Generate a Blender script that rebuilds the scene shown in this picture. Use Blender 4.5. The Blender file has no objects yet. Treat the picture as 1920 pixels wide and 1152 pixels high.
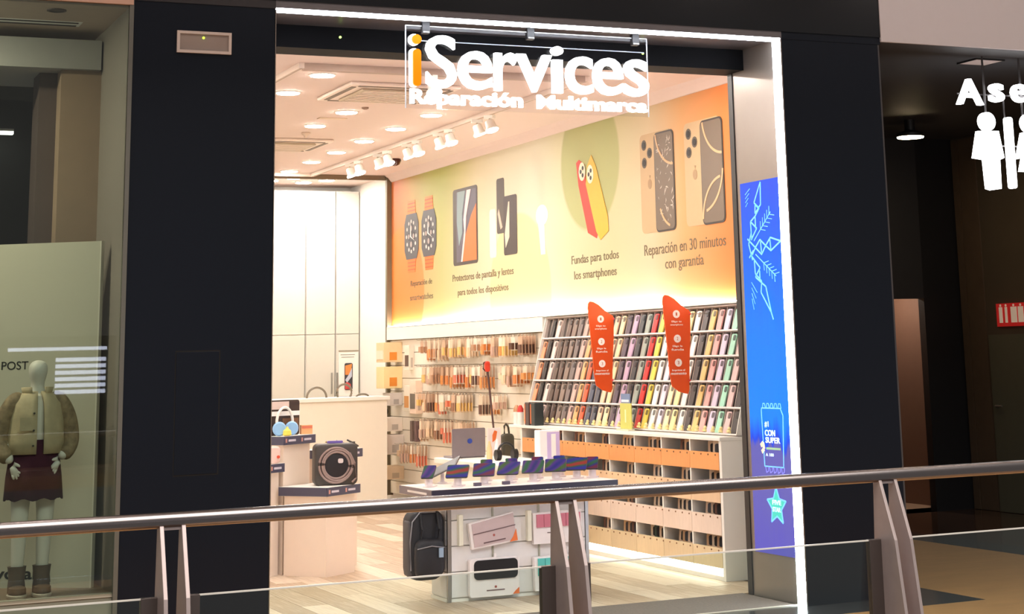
import bpy, math, random
from mathutils import Matrix, Vector
random.seed(7)
SC = bpy.context.scene
COL = SC.collection
PI = math.pi

# ------------------------------------------------------------------ camera
def rz(a): return Matrix.Rotation(a, 4, 'Z')
def rx(a): return Matrix.Rotation(a, 4, 'X')
cam_d = bpy.data.cameras.new('camera'); cam = bpy.data.objects.new('camera', cam_d); COL.objects.link(cam)
cam_d.sensor_width = 36.0
cam_d.lens = 36.0 * 3322.63 / 1920.0
cam_d.shift_x = (960 - 1116.11) / 1920.0
cam_d.shift_y = (-33.56 - 576) / 1920.0
cam_d.clip_end = 200
cam.matrix_world = Matrix.Translation((-2.72666, -10.08572, 1.6)) @ rz(-.446177) @ rx(PI/2 + .206527) @ rz(-.0258638)
SC.camera = cam

# ------------------------------------------------------------------ world, exposure
W = bpy.data.worlds.new('World'); SC.world = W; W.use_nodes = True
bg = W.node_tree.nodes['Background']
bg.inputs[0].default_value = (.80, .76, .74, 1); bg.inputs[1].default_value = .35
vs = SC.view_settings
vs.view_transform = 'Standard'; vs.look = 'None'; vs.gamma = 1.0; vs.use_curve_mapping = False
vs.exposure = 0.0

def area_light(name, loc, rot, sx, sy, power, color):
    d = bpy.data.lights.new(name, 'AREA'); d.shape = 'RECTANGLE'; d.size = sx; d.size_y = sy
    d.energy = power; d.color = color
    o = bpy.data.objects.new(name, d); o.location = loc; o.rotation_euler = rot; COL.objects.link(o); return o
# added fill light, unseen, high over the void between the galleries
area_light('atrium_fill', (0, -9, 8.5), (0, 0, 0), 12, 8, 2400, (1, .95, .9))

# ------------------------------------------------------------------ helpers
def lin(c):
    c = c / 255.0
    return c / 12.92 if c <= .04045 else ((c + .055) / 1.055) ** 2.4
def L3(rgb): return tuple(lin(v) for v in rgb)
MATS = {}
def M(name, rgb=(200, 200, 200), rough=.5, metal=0, emit=0, ecol=None, var=.06, scale=14, bump=0, stretch=None, spec=None, coat=0):
    """procedural principled material with a little colour variation (noise)"""
    if name in MATS: return MATS[name]
    m = bpy.data.materials.new(name); m.use_nodes = True; MATS[name] = m
    nt = m.node_tree; b = nt.nodes['Principled BSDF']
    c = L3(rgb)
    b.inputs['Roughness'].default_value = rough; b.inputs['Metallic'].default_value = metal
    if spec is not None: b.inputs['Specular IOR Level'].default_value = spec
    if coat: b.inputs['Coat Weight'].default_value = coat; b.inputs['Coat Roughness'].default_value = .05
    if emit:
        b.inputs['Emission Color'].default_value = (*(L3(ecol) if ecol else c), 1); b.inputs['Emission Strength'].default_value = emit
    b.inputs['Base Color'].default_value = (*c, 1)
    if var:
        tc = nt.nodes.new('ShaderNodeTexCoord'); no = nt.nodes.new('ShaderNodeTexNoise'); mx = nt.nodes.new('ShaderNodeMix')
        mx.data_type = 'RGBA'; no.inputs['Scale'].default_value = scale; no.inputs['Detail'].default_value = 3
        if stretch:
            mp = nt.nodes.new('ShaderNodeMapping'); mp.inputs['Scale'].default_value = stretch
            nt.links.new(tc.outputs['Object'], mp.inputs[0]); nt.links.new(mp.outputs[0], no.inputs['Vector'])
        else: nt.links.new(tc.outputs['Object'], no.inputs['Vector'])
        mx.inputs[6].default_value = (*[v * (1 - var) for v in c], 1); mx.inputs[7].default_value = (*[min(1, v * (1 + var)) for v in c], 1)
        nt.links.new(no.outputs['Fac'], mx.inputs[0]); nt.links.new(mx.outputs[2], b.inputs['Base Color'])
        if bump:
            bu = nt.nodes.new('ShaderNodeBump'); bu.inputs['Strength'].default_value = bump; bu.inputs['Distance'].default_value = .01
            nt.links.new(no.outputs['Fac'], bu.inputs['Height']); nt.links.new(bu.outputs[0], b.inputs['Normal'])
    return m
def glass(name, tint=(240, 248, 245), ior=1.45):
    if name in MATS: return MATS[name]
    m = bpy.data.materials.new(name); m.use_nodes = True; MATS[name] = m
    nt = m.node_tree; nt.nodes.remove(nt.nodes['Principled BSDF'])
    out = nt.nodes['Material Output']; t = nt.nodes.new('ShaderNodeBsdfTransparent'); g = nt.nodes.new('ShaderNodeBsdfGlossy')
    f = nt.nodes.new('ShaderNodeFresnel'); mx = nt.nodes.new('ShaderNodeMixShader')
    t.inputs[0].default_value = (*L3(tint), 1); g.inputs['Roughness'].default_value = .01; f.inputs[0].default_value = ior
    nt.links.new(f.outputs[0], mx.inputs[0]); nt.links.new(t.outputs[0], mx.inputs[1]); nt.links.new(g.outputs[0], mx.inputs[2])
    nt.links.new(mx.outputs[0], out.inputs[0]); return m
def wood(name, rgb, rgb2, stretch, scale=6, rough=.45):
    """plank wood: grain stretched along the boards, tone differs from board to board"""
    if name in MATS: return MATS[name]
    m = M(name, rgb, rough, var=0); nt = m.node_tree; b = nt.nodes['Principled BSDF']
    tc = nt.nodes.new('ShaderNodeTexCoord'); mp = nt.nodes.new('ShaderNodeMapping'); mp.inputs['Scale'].default_value = stretch
    oi = nt.nodes.new('ShaderNodeObjectInfo'); no = nt.nodes.new('ShaderNodeTexNoise'); no.inputs['Scale'].default_value = scale; no.inputs['Detail'].default_value = 5
    no.noise_dimensions = '4D'; mul = nt.nodes.new('ShaderNodeMath'); mul.operation = 'MULTIPLY'; mul.inputs[1].default_value = 40
    nt.links.new(oi.outputs['Random'], mul.inputs[0]); nt.links.new(mul.outputs[0], no.inputs['W'])
    nt.links.new(tc.outputs['Object'], mp.inputs[0]); nt.links.new(mp.outputs[0], no.inputs['Vector'])
    ad = nt.nodes.new('ShaderNodeMath'); ad.operation = 'MULTIPLY_ADD'; ad.inputs[1].default_value = .55; ad.inputs[2].default_value = -.27
    nt.links.new(oi.outputs['Random'], ad.inputs[0]); a2 = nt.nodes.new('ShaderNodeMath'); a2.use_clamp = True
    nt.links.new(no.outputs['Fac'], a2.inputs[0]); nt.links.new(ad.outputs[0], a2.inputs[1])
    cr = nt.nodes.new('ShaderNodeValToRGB'); cr.color_ramp.elements[0].position = .25; cr.color_ramp.elements[1].position = .75
    cr.color_ramp.elements[0].color = (*L3(rgb2), 1); cr.color_ramp.elements[1].color = (*L3(rgb), 1)
    nt.links.new(a2.outputs[0], cr.inputs[0]); nt.links.new(cr.outputs[0], b.inputs['Base Color']); return m

class MB:
    def __init__(s): s.v = []; s.f = []; s.m = []; s.cm = 0
    def add(s, vs_, fs):
        n = len(s.v); s.v += [tuple(v) for v in vs_]; s.f += [tuple(i + n for i in f) for f in fs]; s.m += [s.cm] * len(fs); return s
    def box(s, x0, x1, y0, y1, z0, z1):
        return s.add([(x0, y0, z0), (x1, y0, z0), (x1, y1, z0), (x0, y1, z0), (x0, y0, z1), (x1, y0, z1), (x1, y1, z1), (x0, y1, z1)],
                     [(0, 3, 2, 1), (4, 5, 6, 7), (0, 1, 5, 4), (1, 2, 6, 5), (2, 3, 7, 6), (3, 0, 4, 7)])
    def prism(s, pts, axis, a0, a1):
        """polygon pts extruded along axis: x -> (y,z), y -> (x,z), z -> (x,y)"""
        def P(p, a): return {'x': (a, p[0], p[1]), 'y': (p[0], a, p[1]), 'z': (p[0], p[1], a)}[axis]
        n = len(pts)
        return s.add([P(p, a0) for p in pts] + [P(p, a1) for p in pts],
                     [tuple(range(n))[::-1], tuple(range(n, 2 * n))] + [(i, (i + 1) % n, n + (i + 1) % n, n + i) for i in range(n)])
    def lathe(s, prof, c=(0, 0, 0), seg=20, axis='z', sx=1, sy=1):
        vs_ = []; fs = []
        for (r, h) in prof:
            for k in range(seg):
                a = 2 * PI * k / seg; p = (r * math.cos(a) * sx, r * math.sin(a) * sy, h)
                if axis == 'x': p = (p[2], p[0], p[1])
                if axis == 'y': p = (p[0], p[2], p[1])
                vs_.append((p[0] + c[0], p[1] + c[1], p[2] + c[2]))
        n = len(prof)
        for i in range(n - 1):
            for k in range(seg):
                fs.append((i * seg + k, i * seg + (k + 1) % seg, (i + 1) * seg + (k + 1) % seg, (i + 1) * seg + k))
        fs.append(tuple(range(seg))[::-1]); fs.append(tuple(range((n - 1) * seg, n * seg)))
        return s.add(vs_, fs)
    def cyl(s, c, r, h, axis='z', seg=20): return s.lathe([(r, 0), (r, h)], c, seg, axis)
    def tube(s, path, r, seg=8, closed=False):
        pts = [Vector(p) for p in path]; n = len(pts); vs_ = []; fs = []
        for i, p in enumerate(pts):
            a = pts[(i - 1) % n] if (closed or i > 0) else p; b = pts[(i + 1) % n] if (closed or i < n - 1) else p
            t = (b - a).normalized(); u = t.cross(Vector((0, 0, 1)))
            if u.length < 1e-3: u = t.cross(Vector((1, 0, 0)))
            u.normalize(); w = t.cross(u); rr = r[i] if isinstance(r, (list, tuple)) else r
            for k in range(seg):
                q = 2 * PI * k / seg; vs_.append(p + (u * math.cos(q) + w * math.sin(q)) * rr)
        for i in range(n if closed else n - 1):
            j = (i + 1) % n
            for k in range(seg): fs.append((i * seg + k, i * seg + (k + 1) % seg, j * seg + (k + 1) % seg, j * seg + k))
        if not closed: fs.append(tuple(range(seg))[::-1]); fs.append(tuple(range((n - 1) * seg, n * seg)))
        return s.add(vs_, fs)
    def mat(s, i): s.cm = i; return s
    def build(s, name, mats, parent=None, smooth=False, bevel=0, origin=None, xf=None):
        if not isinstance(mats, (list, tuple)): mats = [mats]
        if xf is not None: s.v = [tuple(xf @ Vector(v)) for v in s.v]
        if origin is None:
            if parent is None:
                xs, ys, zs = zip(*s.v); origin = ((min(xs) + max(xs)) / 2, (min(ys) + max(ys)) / 2, min(zs))
            else: origin = wloc(parent)
        me = bpy.data.meshes.new(name); me.from_pydata([(x - origin[0], y - origin[1], z - origin[2]) for x, y, z in s.v], [], s.f)
        for q in mats: me.materials.append(q)
        if len(mats) > 1: me.polygons.foreach_set('material_index', s.m)
        if smooth: me.polygons.foreach_set('use_smooth', [True] * len(s.f))
        me.validate(); me.update()
        import bmesh as _b
        bm = _b.new(); bm.from_mesh(me); _b.ops.recalc_face_normals(bm, faces=bm.faces); bm.to_mesh(me); bm.free()
        o = bpy.data.objects.new(name, me); COL.objects.link(o)
        if parent is None: o.location = origin
        else:
            o.parent = parent; wl = wloc(parent); o.location = (origin[0] - wl[0], origin[1] - wl[1], origin[2] - wl[2])
        if bevel:
            md = o.modifiers.new('bevel', 'BEVEL'); md.width = bevel; md.segments = 2; md.limit_method = 'ANGLE'; md.angle_limit = .6
        if smooth and bevel == 0 and smooth != 'all':
            md = o.modifiers.new('edges', 'EDGE_SPLIT'); md.split_angle = .7
        return o
def wloc(o):
    l = Vector(o.location)
    while o.parent: o = o.parent; l += Vector(o.location)
    return l
def B(*a): return MB().box(*a)
def tag(o, label, cat, group=None):
    o['label'] = label; o['category'] = cat
    if group: o['group'] = group
    return o
def struct(o, label=None):
    o['kind'] = 'structure'
    if label: o['label'] = label
    return o
def thing(name, label, cat, loc=(0, 0, 0), group=None):
    o = bpy.data.objects.new(name, None); o.empty_display_size = .05; COL.objects.link(o); o.location = loc
    return tag(o, label, cat, group)
def copy_tree(o, parent=None):
    c = o.copy(); COL.objects.link(c)
    if parent: c.parent = parent
    for ch in list(o.children): copy_tree(ch, c)
    return c
def rrect(x0, x1, z0, z1, r, n=5):
    pts = []
    for cx, cz, a0 in ((x1 - r, z0 + r, -PI/2), (x1 - r, z1 - r, 0), (x0 + r, z1 - r, PI/2), (x0 + r, z0 + r, PI)):
        for k in range(n + 1):
            a = a0 + PI/2 * k / n; pts.append((cx + r * math.cos(a), cz + r * math.sin(a)))
    return pts
def circ(cx, cz, r, n=24, ry=None): return [(cx + r * math.cos(2*PI*k/n), cz + (ry or r) * math.sin(2*PI*k/n)) for k in range(n)]

def text_verts(s, extrude=.0, offset=0, bevel=0):
    c = bpy.data.curves.new('txt', 'FONT'); c.body = s; c.extrude = extrude; c.offset = offset; c.bevel_depth = bevel; c.resolution_u = 4
    t = bpy.data.objects.new('txt', c); me = bpy.data.meshes.new_from_object(t)
    v = [tuple(q.co) for q in me.vertices]; f = [tuple(p.vertices) for p in me.polygons]
    bpy.data.objects.remove(t); bpy.data.meshes.remove(me); bpy.data.curves.remove(c); return v, f
def text(name, s, mat_, parent, plane, a0, a1, z0, z1, off, depth=.002, bold=0, xf=None):
    """lettering fitted into a0..a1 (along the wall) by z0..z1. plane 'front' faces -Y at Y=off; 'wall' faces -X at X=off (a0 = larger Y)"""
    v, f = text_verts(s, .5, bold)
    xs = [p[0] for p in v]; ys = [p[1] for p in v]; lx, hx, ly, hy = min(xs), max(xs), min(ys), max(ys)
    def place(p):
        x, y, z = p
        a = a0 + (x - lx) / (hx - lx) * (a1 - a0); q = z0 + (y - ly) / (hy - ly) * (z1 - z0); d = off - (z + .5) * depth
        return (a, d, q) if plane == 'front' else (d, a, q)
    if ' ' not in s: return MB().add([place(p) for p in v], f).build(name, mat_, parent, xf=xf)
    # one object per word: sort the faces by x and cut at gaps as wide as a space
    fx = sorted((min(v[i][0] for i in q), max(v[i][0] for i in q), q) for q in f)
    words = [[]]; reach = None
    for x0, x1, q in fx:
        if reach is not None and x0 - reach > .17: words.append([])
        words[-1].append(q); reach = x1 if reach is None else max(reach, x1)
    for fs in words:
        idx = sorted({i for q in fs for i in q}); mp = {i: k for k, i in enumerate(idx)}
        o = MB().add([place(v[i]) for i in idx], [tuple(mp[i] for i in q) for q in fs]).build(name, mat_, parent, xf=xf)
    return o

# ------------------------------------------------------------------ materials
BLACKP = M('black_panel', (18, 24, 35), .3, var=.05, scale=2, spec=.22)
BLACKF = M('black_fascia', (12, 13, 18), .2, var=.05, scale=2)
WHITE = M('white_paint', (243, 240, 232), .55, var=.02)
CREAM = M('cream_laminate', (242, 234, 218), .45, var=.02)
CEIL = M('ceiling_paint', (216, 194, 184), .7, var=.02)
DARK = M('dark_metal', (34, 33, 34), .4, var=.05)
STEEL = M('brushed_steel', (128, 121, 119), .26, 1, var=.1, scale=30, stretch=(1, 40, 40))
BLADE = M('satin_steel', (168, 152, 148), .4, .55, var=.08, scale=20)
ALU = M('aluminium', (170, 168, 164), .35, .9, var=.05)
LED = M('led_white', (255, 255, 255), .4, emit=20, ecol=(236, 243, 255), var=0)
LAMP = M('lamp_glow', (255, 255, 255), .4, emit=150, ecol=(255, 249, 243), var=0)
SPOTL = M('spot_glow', (255, 255, 255), .4, emit=24, ecol=(255, 249, 243), var=0)
LETTER = M('letter_glow', (255, 255, 255), .4, emit=5, ecol=(255, 255, 255), var=0)
LETTERO = M('letter_orange', (190, 80, 0), .6, emit=.8, ecol=(255, 150, 0), var=0, spec=.1)
GLASS = glass('clear_glass'); GLASSG = glass('green_glass', (243, 250, 246))
ACRYL = glass('acrylic', (250, 250, 252), 1.2)
OAK = wood('oak_plank', (226, 208, 186), (180, 156, 130), (18, .9, 6), 4)
PRINTW = M('print_white', (255, 250, 245), .6, var=0)
INK = M('print_ink', (116, 100, 76), .6, var=0)
BLACKPL = M('black_plastic', (26, 26, 28), .35, var=.05)
# ------------------------------------------------------------------ setting: mall floor, facade
FLOORM = M('mall_stone', (190, 142, 92), .3, var=.22, scale=3, stretch=(1, 3, 1))
FLOORD = M('dark_stone', (58, 58, 60), .16, var=.15, scale=5)
struct(B(-7, 10, -4.35, -.4, -.2, 0).build('floor', FLOORM))
struct(B(-7, 4.55, -.4, .08, -.2, .0005).build('floor_border', FLOORD), 'dark stone band in front of the shop fronts')
struct(B(4.55, 6.28, -.4, 5.2, -.2, 0).build('floor_passage', FLOORM), 'polished brown stone floor of the toilet passage')
struct(B(6.28, 6.62, -.4, 5.2, -.2, .0005).build('floor_band', FLOORD))
struct(B(6.62, 8.4, -.4, 5.2, -.2, 0).build('floor_passage_dark', M('brown_stone', (70, 52, 42), .12, var=.2, scale=4)))
struct(B(4.25, 4.55, .08, 5.2, -.2, .0005).build('floor_side_band', FLOORD))

# left and right black piers, header, fascia
wl = struct(B(-.83, 0, 0, .72, 0, 3.642).build('wall_pier_left', BLACKP), 'black clad pier beside the shop opening')
# access hatch set into the pier: shallow raised door with shadow gap
struct(B(-.545, -.293, -.0012, 0, .995, 1.672).build('hatch_gap', M('gap_black', (9, 9, 11), .8, var=0), wl))
struct(B(-.540, -.300, -.004, 0, 1.003, 1.664).build('hatch_door', BLACKP, wl, bevel=.001))
wr = struct(B(3.475, 4.25, 0, .72, 0, 3.642).build('wall_pier_right', BLACKP))
struct(B(4.25, 4.262, .0, .72, 0, 3.642).build('corner_trim', M('trim_grey', (70, 68, 70), .4, var=.03), wr))
fa = struct(B(-.83, 4.27, -.012, .5, 3.692, 5.2).build('wall_fascia', BLACKF), 'black fascia above the shop opening')
struct(B(0, 3.475, -.004, .02, 3.648, 3.692).build('trim_1', M('frame_grey', (120, 116, 118), .35, .6, var=.05)))
struct(B(-.83, 0, -.006, .3, 3.642, 3.692).build('trim_2', M('dark_trim', (44, 40, 42), .4, var=.05)))
struct(B(3.475, 4.27, -.004, .3, 3.642, 3.692).build('trim_4', BLACKP))
SOFF = M('soffit_metal', (120, 112, 110), .3, .7, var=.06)
struct(B(0, 3.475, .02, .72, 3.648, 3.69).build('ceiling_lintel', SOFF), 'grey metal underside of the opening')
JAMB = M('jamb_metal', (150, 140, 132), .3, .6, var=.05, scale=6)
jb = struct(B(3.465, 3.476, .0, .66, 0, 3.648).build('wall_jamb', JAMB), 'brushed metal reveal of the opening')
struct(B(3.458, 3.476, .66, .72, 0, 3.56).build('shutter_channel', DARK, jb))
struct(B(-.004, .005, .0, .70, 0, 3.648).build('wall_jamb_left', JAMB))
hd = struct(B(-.03, 3.5, .5, .76, 3.505, 3.66).build('wall_header', M('header_black', (7, 7, 9), .6, var=.05, spec=.08)), 'black shutter box over the opening')
struct(MB().cyl((.55, .495, 3.585), .008, .006, 'y', 10).build('indicator_light', M('green_dot', (200, 255, 120), emit=2, var=0), hd))
struct(MB().cyl((2.68, .495, 3.585), .008, .006, 'y', 10).build('indicator_light', MATS['green_dot'], hd))
# light line round the opening
led = thing('light_strip', 'white light line running round the inner edge of the shop opening', 'light strip', (1.73, .04, 0))
B(3.452, 3.466, .0, .085, .0, 3.648).build('upright_strip', LED, led)
B(0, 3.466, .0, .085, 3.636, 3.65).build('top_strip', LED, led)
B(.0045, .0065, .01, .085, 0, 3.648).build('upright_strip', LED, led)

# emergency light on the left pier
el = thing('emergency_light', 'small white framed emergency light recessed in the black pier', 'light', (-.42, 0, 3.35))
def frame_y(x0, x1, z0, z1, t, y0, y1):
    return MB().box(x0, x1, y0, y1, z0, z0 + t).box(x0, x1, y0, y1, z1 - t, z1).box(x0, x0 + t, y0, y1, z0 + t, z1 - t).box(x1 - t, x1, y0, y1, z0 + t, z1 - t)
frame_y(-.578, -.263, 3.352, 3.479, .016, -.016, .0).build('frame', M('lamp_frame', (214, 200, 192), .5, var=.03), el)
B(-.562, -.279, -.006, 0, 3.368, 3.463).build('diffuser', M('diffuser_grey', (156, 142, 134), .4, var=.05), el)
MB().cyl((-.425, -.010, 3.443), .007, .005, 'y', 12).build('indicator', M('green_led', (180, 230, 60), emit=3, var=0), el)

# ------------------------------------------------------------------ shop shell
XW, YB, ZC = 4.1, 11.5, 3.72
sf = struct(B(-.4, 4.3, .72, 12.5, -.2, -.012).build('floor_shop', M('floor_sub', (150, 120, 92), .7)), 'light oak plank floor')
pw = .19; protos = {}
rnd = random.Random(3)
for i in range(21):
    x = -.2 + i * pw; y = .78 - rnd.random() * 1.1
    while y < 11.6:
        ln = 1.25; y0, y1 = max(y, .78), min(y + ln, 11.6)
        if y1 - y0 > .05:
            key = round(y1 - y0, 2)
            if key not in protos:
                o = B(.001, pw - .002, .001, key - .002, -.012, 0).build('plank', OAK, sf, origin=(0, 0, 0)); protos[key] = o.data
            else:
                o = bpy.data.objects.new('plank', protos[key]); COL.objects.link(o); o.parent = sf
            o.location = (x - sf.location[0], y0 - sf.location[1], -sf.location[2])
        y += ln
mat_ = struct(B(.02, 3.44, .09, .77, -.01, .004).build('floor_mat_well', M('ribbed_mat', (110, 98, 90), .9, var=.3, scale=60, bump=.5)), 'grey ribbed entrance mat')
struct(B(0, 3.465, .07, .092, -.01, .006).build('trim_3', M('sill_pale', (215, 205, 190), .4)))
struct(B(XW, XW + .12, 1.2, YB, 0, ZC + .1).build('wall_right', WHITE))
struct(B(XW - .25, XW + .12, .72, 1.2, 0, ZC + .1).build('wall_right_return', WHITE))
struct(B(-.45, -.3, .72, YB, 0, ZC + .1).build('wall_left', WHITE))
struct(B(-.45, 0, .7, .76, 0, ZC).build('wall_front_return', WHITE))
bw = struct(B(-.45, XW + .12, YB, YB + .12, 0, ZC + .1).build('wall_back', WHITE))
struct(B(-.45, XW + .12, .74, YB + .1, ZC, ZC + .12).build('ceiling', CEIL))
# white cornice over the mural
struct(MB().prism([(XW, ZC), (XW - .09, ZC), (XW - .06, ZC - .03), (XW - .02, ZC - .08), (XW, ZC - .09)], 'y', .76, 9.9).build('trim_5', CEIL), 'white cornice above the mural')
# ceiling break by the back room: dark profile
struct(B(2.55, 4.1, 9.93, 9.99, 3.665, 3.72).build('trim_6', M('bronze_profile', (122, 104, 82), .5)))
struct(B(4.03, 4.1, 9.87, 9.93, .08, 3.69).build('trim_7', M('grey_profile', (122, 112, 92), .4, .4)))
# tall white cupboards along the back wall
for i, (x0, x1) in enumerate(((1.9, 2.65), (2.66, 3.41), (3.42, 3.785), (3.795, 4.09))):
    cb = thing('wall_cupboard', ['tall white cupboard left of the seam near the counter', 'tall white cupboard unit behind the service counter', 'tall narrow white cupboard with a vertical pull beside the notice', 'tall white corner cupboard carrying the framed notice'][i], 'cupboard', ((x0 + x1) / 2, YB - .2, 0))
    B(x0, x1, YB - .38, YB - .002, 0, 3.64).build('carcass', WHITE, cb)
    for z0, z1 in ((.08, 1.9), (1.91, 3.62)):
        dr_ = B(x0 + .004, x1 - .004, YB - .40, YB - .38, z0, z1).build('door', M('door_white', (222, 218, 206), .4, var=.02), cb, bevel=.003)
        if i >= 2 and z0 < 1:
            hx = x1 - .05 if i == 2 else x0 + .008
            B(hx, hx + .012, YB - .425, YB - .40, 1.2, 1.45).build('handle', ALU, dr_)
nt_ = thing('notice_poster', 'framed notice with a colourful phone picture on the corner cupboard', 'poster', (3.94, YB - .41, 1.16))
yy = YB - .402
B(3.826, 4.075, yy - .012, yy, 1.17, 1.70).build('sheet', M('paper', (250, 244, 236), .5, var=.01), nt_)
B(3.826, 4.075, yy - .016, yy - .004, 1.695, 1.712).build('rail', M('poster_rail', (150, 140, 120), .4), nt_)
MB().prism(rrect(3.90, 4.0, 1.24, 1.56, .02), 'y', yy - .020, yy - .012).build('phone_print', M('phone_edge', (60, 60, 66), .4), nt_)
MB().prism([(3.906, 1.42), (3.975, 1.42), (3.992, 1.55), (3.906, 1.53)], 'y', yy - .022, yy - .019).build('screen_print', M('scr_orange', (226, 140, 70)), nt_)
MB().prism([(3.906, 1.36), (3.95, 1.42), (3.99, 1.5), (3.99, 1.40), (3.93, 1.33)], 'y', yy - .023, yy - .019).build('screen_print', M('scr_pale', (200, 205, 220)), nt_)
MB().prism([(3.906, 1.25), (3.985, 1.25), (3.975, 1.31), (3.93, 1.34), (3.906, 1.32)], 'y', yy - .022, yy - .019).build('screen_print', M('scr_red', (206, 70, 66)), nt_)
for q, (a, b_) in enumerate(((3.85, 4.03), (3.86, 4.02))):
    B(a, b_, yy - .014, yy - .012, 1.655 - q * .028, 1.663 - q * .028).build('text_line', M('text_grey', (150, 142, 130)), nt_)

# ------------------------------------------------------------------ ceiling lamps of the shop
dl = None
spots_ = [(1.12, 1.81), (1.12, 2.79), (1.12, 3.74), (1.92, 1.81), (2.70, 1.81), (3.40, 1.81), (1.92, 4.73), (1.92, 5.68), (2.70, 4.72), (2.71, 5.71),
          (2.72, 6.70), (2.74, 7.69), (2.75, 8.63), (2.78, 9.62), (2.5, 2.9), (.35, 2.79), (.35, 4.72), (.35, 6.7), (1.12, 6.7), (1.12, 8.6)]
def downlight(loc, label, group):
    global dl
    if dl is None:
        t = thing('downlight', label, 'ceiling light', (0, 0, 0), group)
        MB().lathe([(.104, 0), (.104, -.006), (.092, -.010), (.090, -.002)], (0, 0, 0), 28).build('trim_ring', WHITE, t, smooth=True)
        MB().lathe([(.092, -.003), (.088, -.013), (.02, -.015)], (0, 0, 0), 28).build('lens', LAMP, t, smooth=True)
        dl = t
    else: t = copy_tree(dl); t['label'] = label; t['group'] = group
    t.location = loc; return t
for x, y in spots_: downlight((x, y, ZC), 'round recessed downlight glowing in the shop ceiling', 'shop ceiling downlights')
for x, y in ((3.05, 10.35), (3.5, 10.55), (3.3, 10.85), (2.85, 10.7)): downlight((x, y, ZC), 'round downlight in the ceiling over the white back cupboards', 'back room downlights')
# lighting track
TRK = M('track_white', (226, 208, 194), .5)
TRS = M('track_shadow', (176, 152, 136), .6)
tk = thing('lighting_track', 'rectangular white lighting track fixed under the shop ceiling', 'lighting track', (2, 6, ZC))
for a in ((.80, .84, 2.3, 9.85), (3.09, 3.13, 2.3, 9.85), (.84, 3.09, 9.81, 9.85)):
    B(a[0], a[1], a[2], a[3], ZC - .04, ZC).build('rail', TRK, tk)
    B(a[0] + .012, a[1] - .012, a[2] + .012, a[3] - .012, ZC - .042, ZC - .038).build('slot', TRS, tk)
B(.84, 3.09, 2.3, 2.36, ZC - .05, ZC).build('rail', TRS, tk)
sp0 = None
def spot(loc, rotz, label):
    global sp0
    if sp0 is None:
        t = thing('track_spotlight', label, 'spotlight', (0, 0, 0), 'track spotlights')
        B(-.02, .02, -.05, .05, -.03, 0).build('adapter', WHITE, t)
        MB().tube([(0, 0, -.03), (0, 0, -.06)], .008).build('stem', M('stem_tan', (190, 170, 150), .5), t)
        T_ = Matrix.Translation((0, 0, -.055)) @ Matrix.Rotation(.35, 4, 'X')
        hd_ = MB().lathe([(.030, .01), (.042, 0), (.046, -.055), (.062, -.075), (.062, -.083), (.055, -.085)], (0, 0, 0), 20).build('head', WHITE, t, smooth=True, xf=T_)
        MB().lathe([(.059, -.082), (.055, -.091), (.01, -.093)], (0, 0, 0), 20).build('lens', SPOTL, hd_, smooth=True, xf=T_)
        sp0 = t
    else: t = copy_tree(sp0); t['label'] = label
    t.location = loc; t.rotation_euler = (0, 0, rotz); return t
for y in (4.65, 5.65, 6.55, 7.45, 8.4):
    spot((3.11, y, ZC - .04), -PI/2 - .3, 'white cylinder spotlight on the track facing the mural wall')
    spot((3.11, y - .30, ZC - .04), PI + .5, 'white cylinder spotlight on the track turned towards the entrance')
spot((1.84, 2.33, ZC - .048), PI, 'white square-headed spotlight hung from the front run of the track')
# ceiling cassettes
def cassette(x0, x1, y0, y1, label):
    t = thing('air_cassette', label, 'air conditioner', ((x0 + x1) / 2, (y0 + y1) / 2, ZC))
    z = ZC; cx, cy = (x0 + x1) / 2, (y0 + y1) / 2; P = M('cassette_white', (232, 214, 200), .5); G = M('cassette_grille', (186, 168, 144), .6)
    MB().box(x0, x1, y0, y1, z - .03, z).build('panel', P, t, bevel=.012)
    D = M('cassette_slot', (120, 104, 90), .6)
    for a in ((x0 + .08, x1 - .08, y0 + .035, y0 + .075), (x0 + .08, x1 - .08, y1 - .075, y1 - .035), (x0 + .035, x0 + .075, y0 + .09, y1 - .09), (x1 - .075, x1 - .035, y0 + .09, y1 - .09)):
        B(a[0], a[1], a[2], a[3], z - .034, z - .028).build('air_slot', D, t)
    B(x0 + .14, x1 - .14, y0 + .14, y1 - .14, z - .05, z - .03).build('grille', G, t, bevel=.02)
    n = 9
    for k in range(n):
        yk = y0 + .17 + (y1 - y0 - .34) * k / (n - 1)
        B(x0 + .17, x1 - .17, yk - .008, yk + .008, z - .054, z - .049).build('louvre', P, t)
cassette(1.42, 2.34, 3.03, 3.95, 'square air conditioning cassette in the shop ceiling beside the track')
cassette(1.50, 2.40, 6.65, 7.5, 'square air conditioning cassette deeper inside the shop ceiling')
tag(MB().lathe([(.065, 0), (.07, -.02), (.05, -.06), (.02, -.075)], (3.555, 8.2, ZC), 18).build('security_dome', M('dome_brown', (70, 24, 18), .2), smooth=True), 'small dark dome camera under the shop ceiling', 'camera')
tag(MB().lathe([(.04, 0), (.045, -.012), (.02, -.03), (.012, -.05)], (1.98, 6.2, ZC), 14).build('smoke_detector', M('detector', (200, 176, 156), .5), smooth=True), 'small beige smoke detector on the shop ceiling', 'detector')
tag(MB().lathe([(.03, 0), (.03, -.012), (.015, -.02)], (1.99, 4.42, ZC), 14).build('sprinkler', M('sprinkler_tan', (150, 120, 104), .5), smooth=True), 'tiny round sprinkler cap behind the ceiling cassette', 'sprinkler')
tag(B(1.80, 2.05, 5.12, 5.22, ZC - .006, ZC).build('vent_strip', M('vent_tan', (214, 190, 168), .6)), 'thin beige vent strip in the shop ceiling', 'vent')

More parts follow.
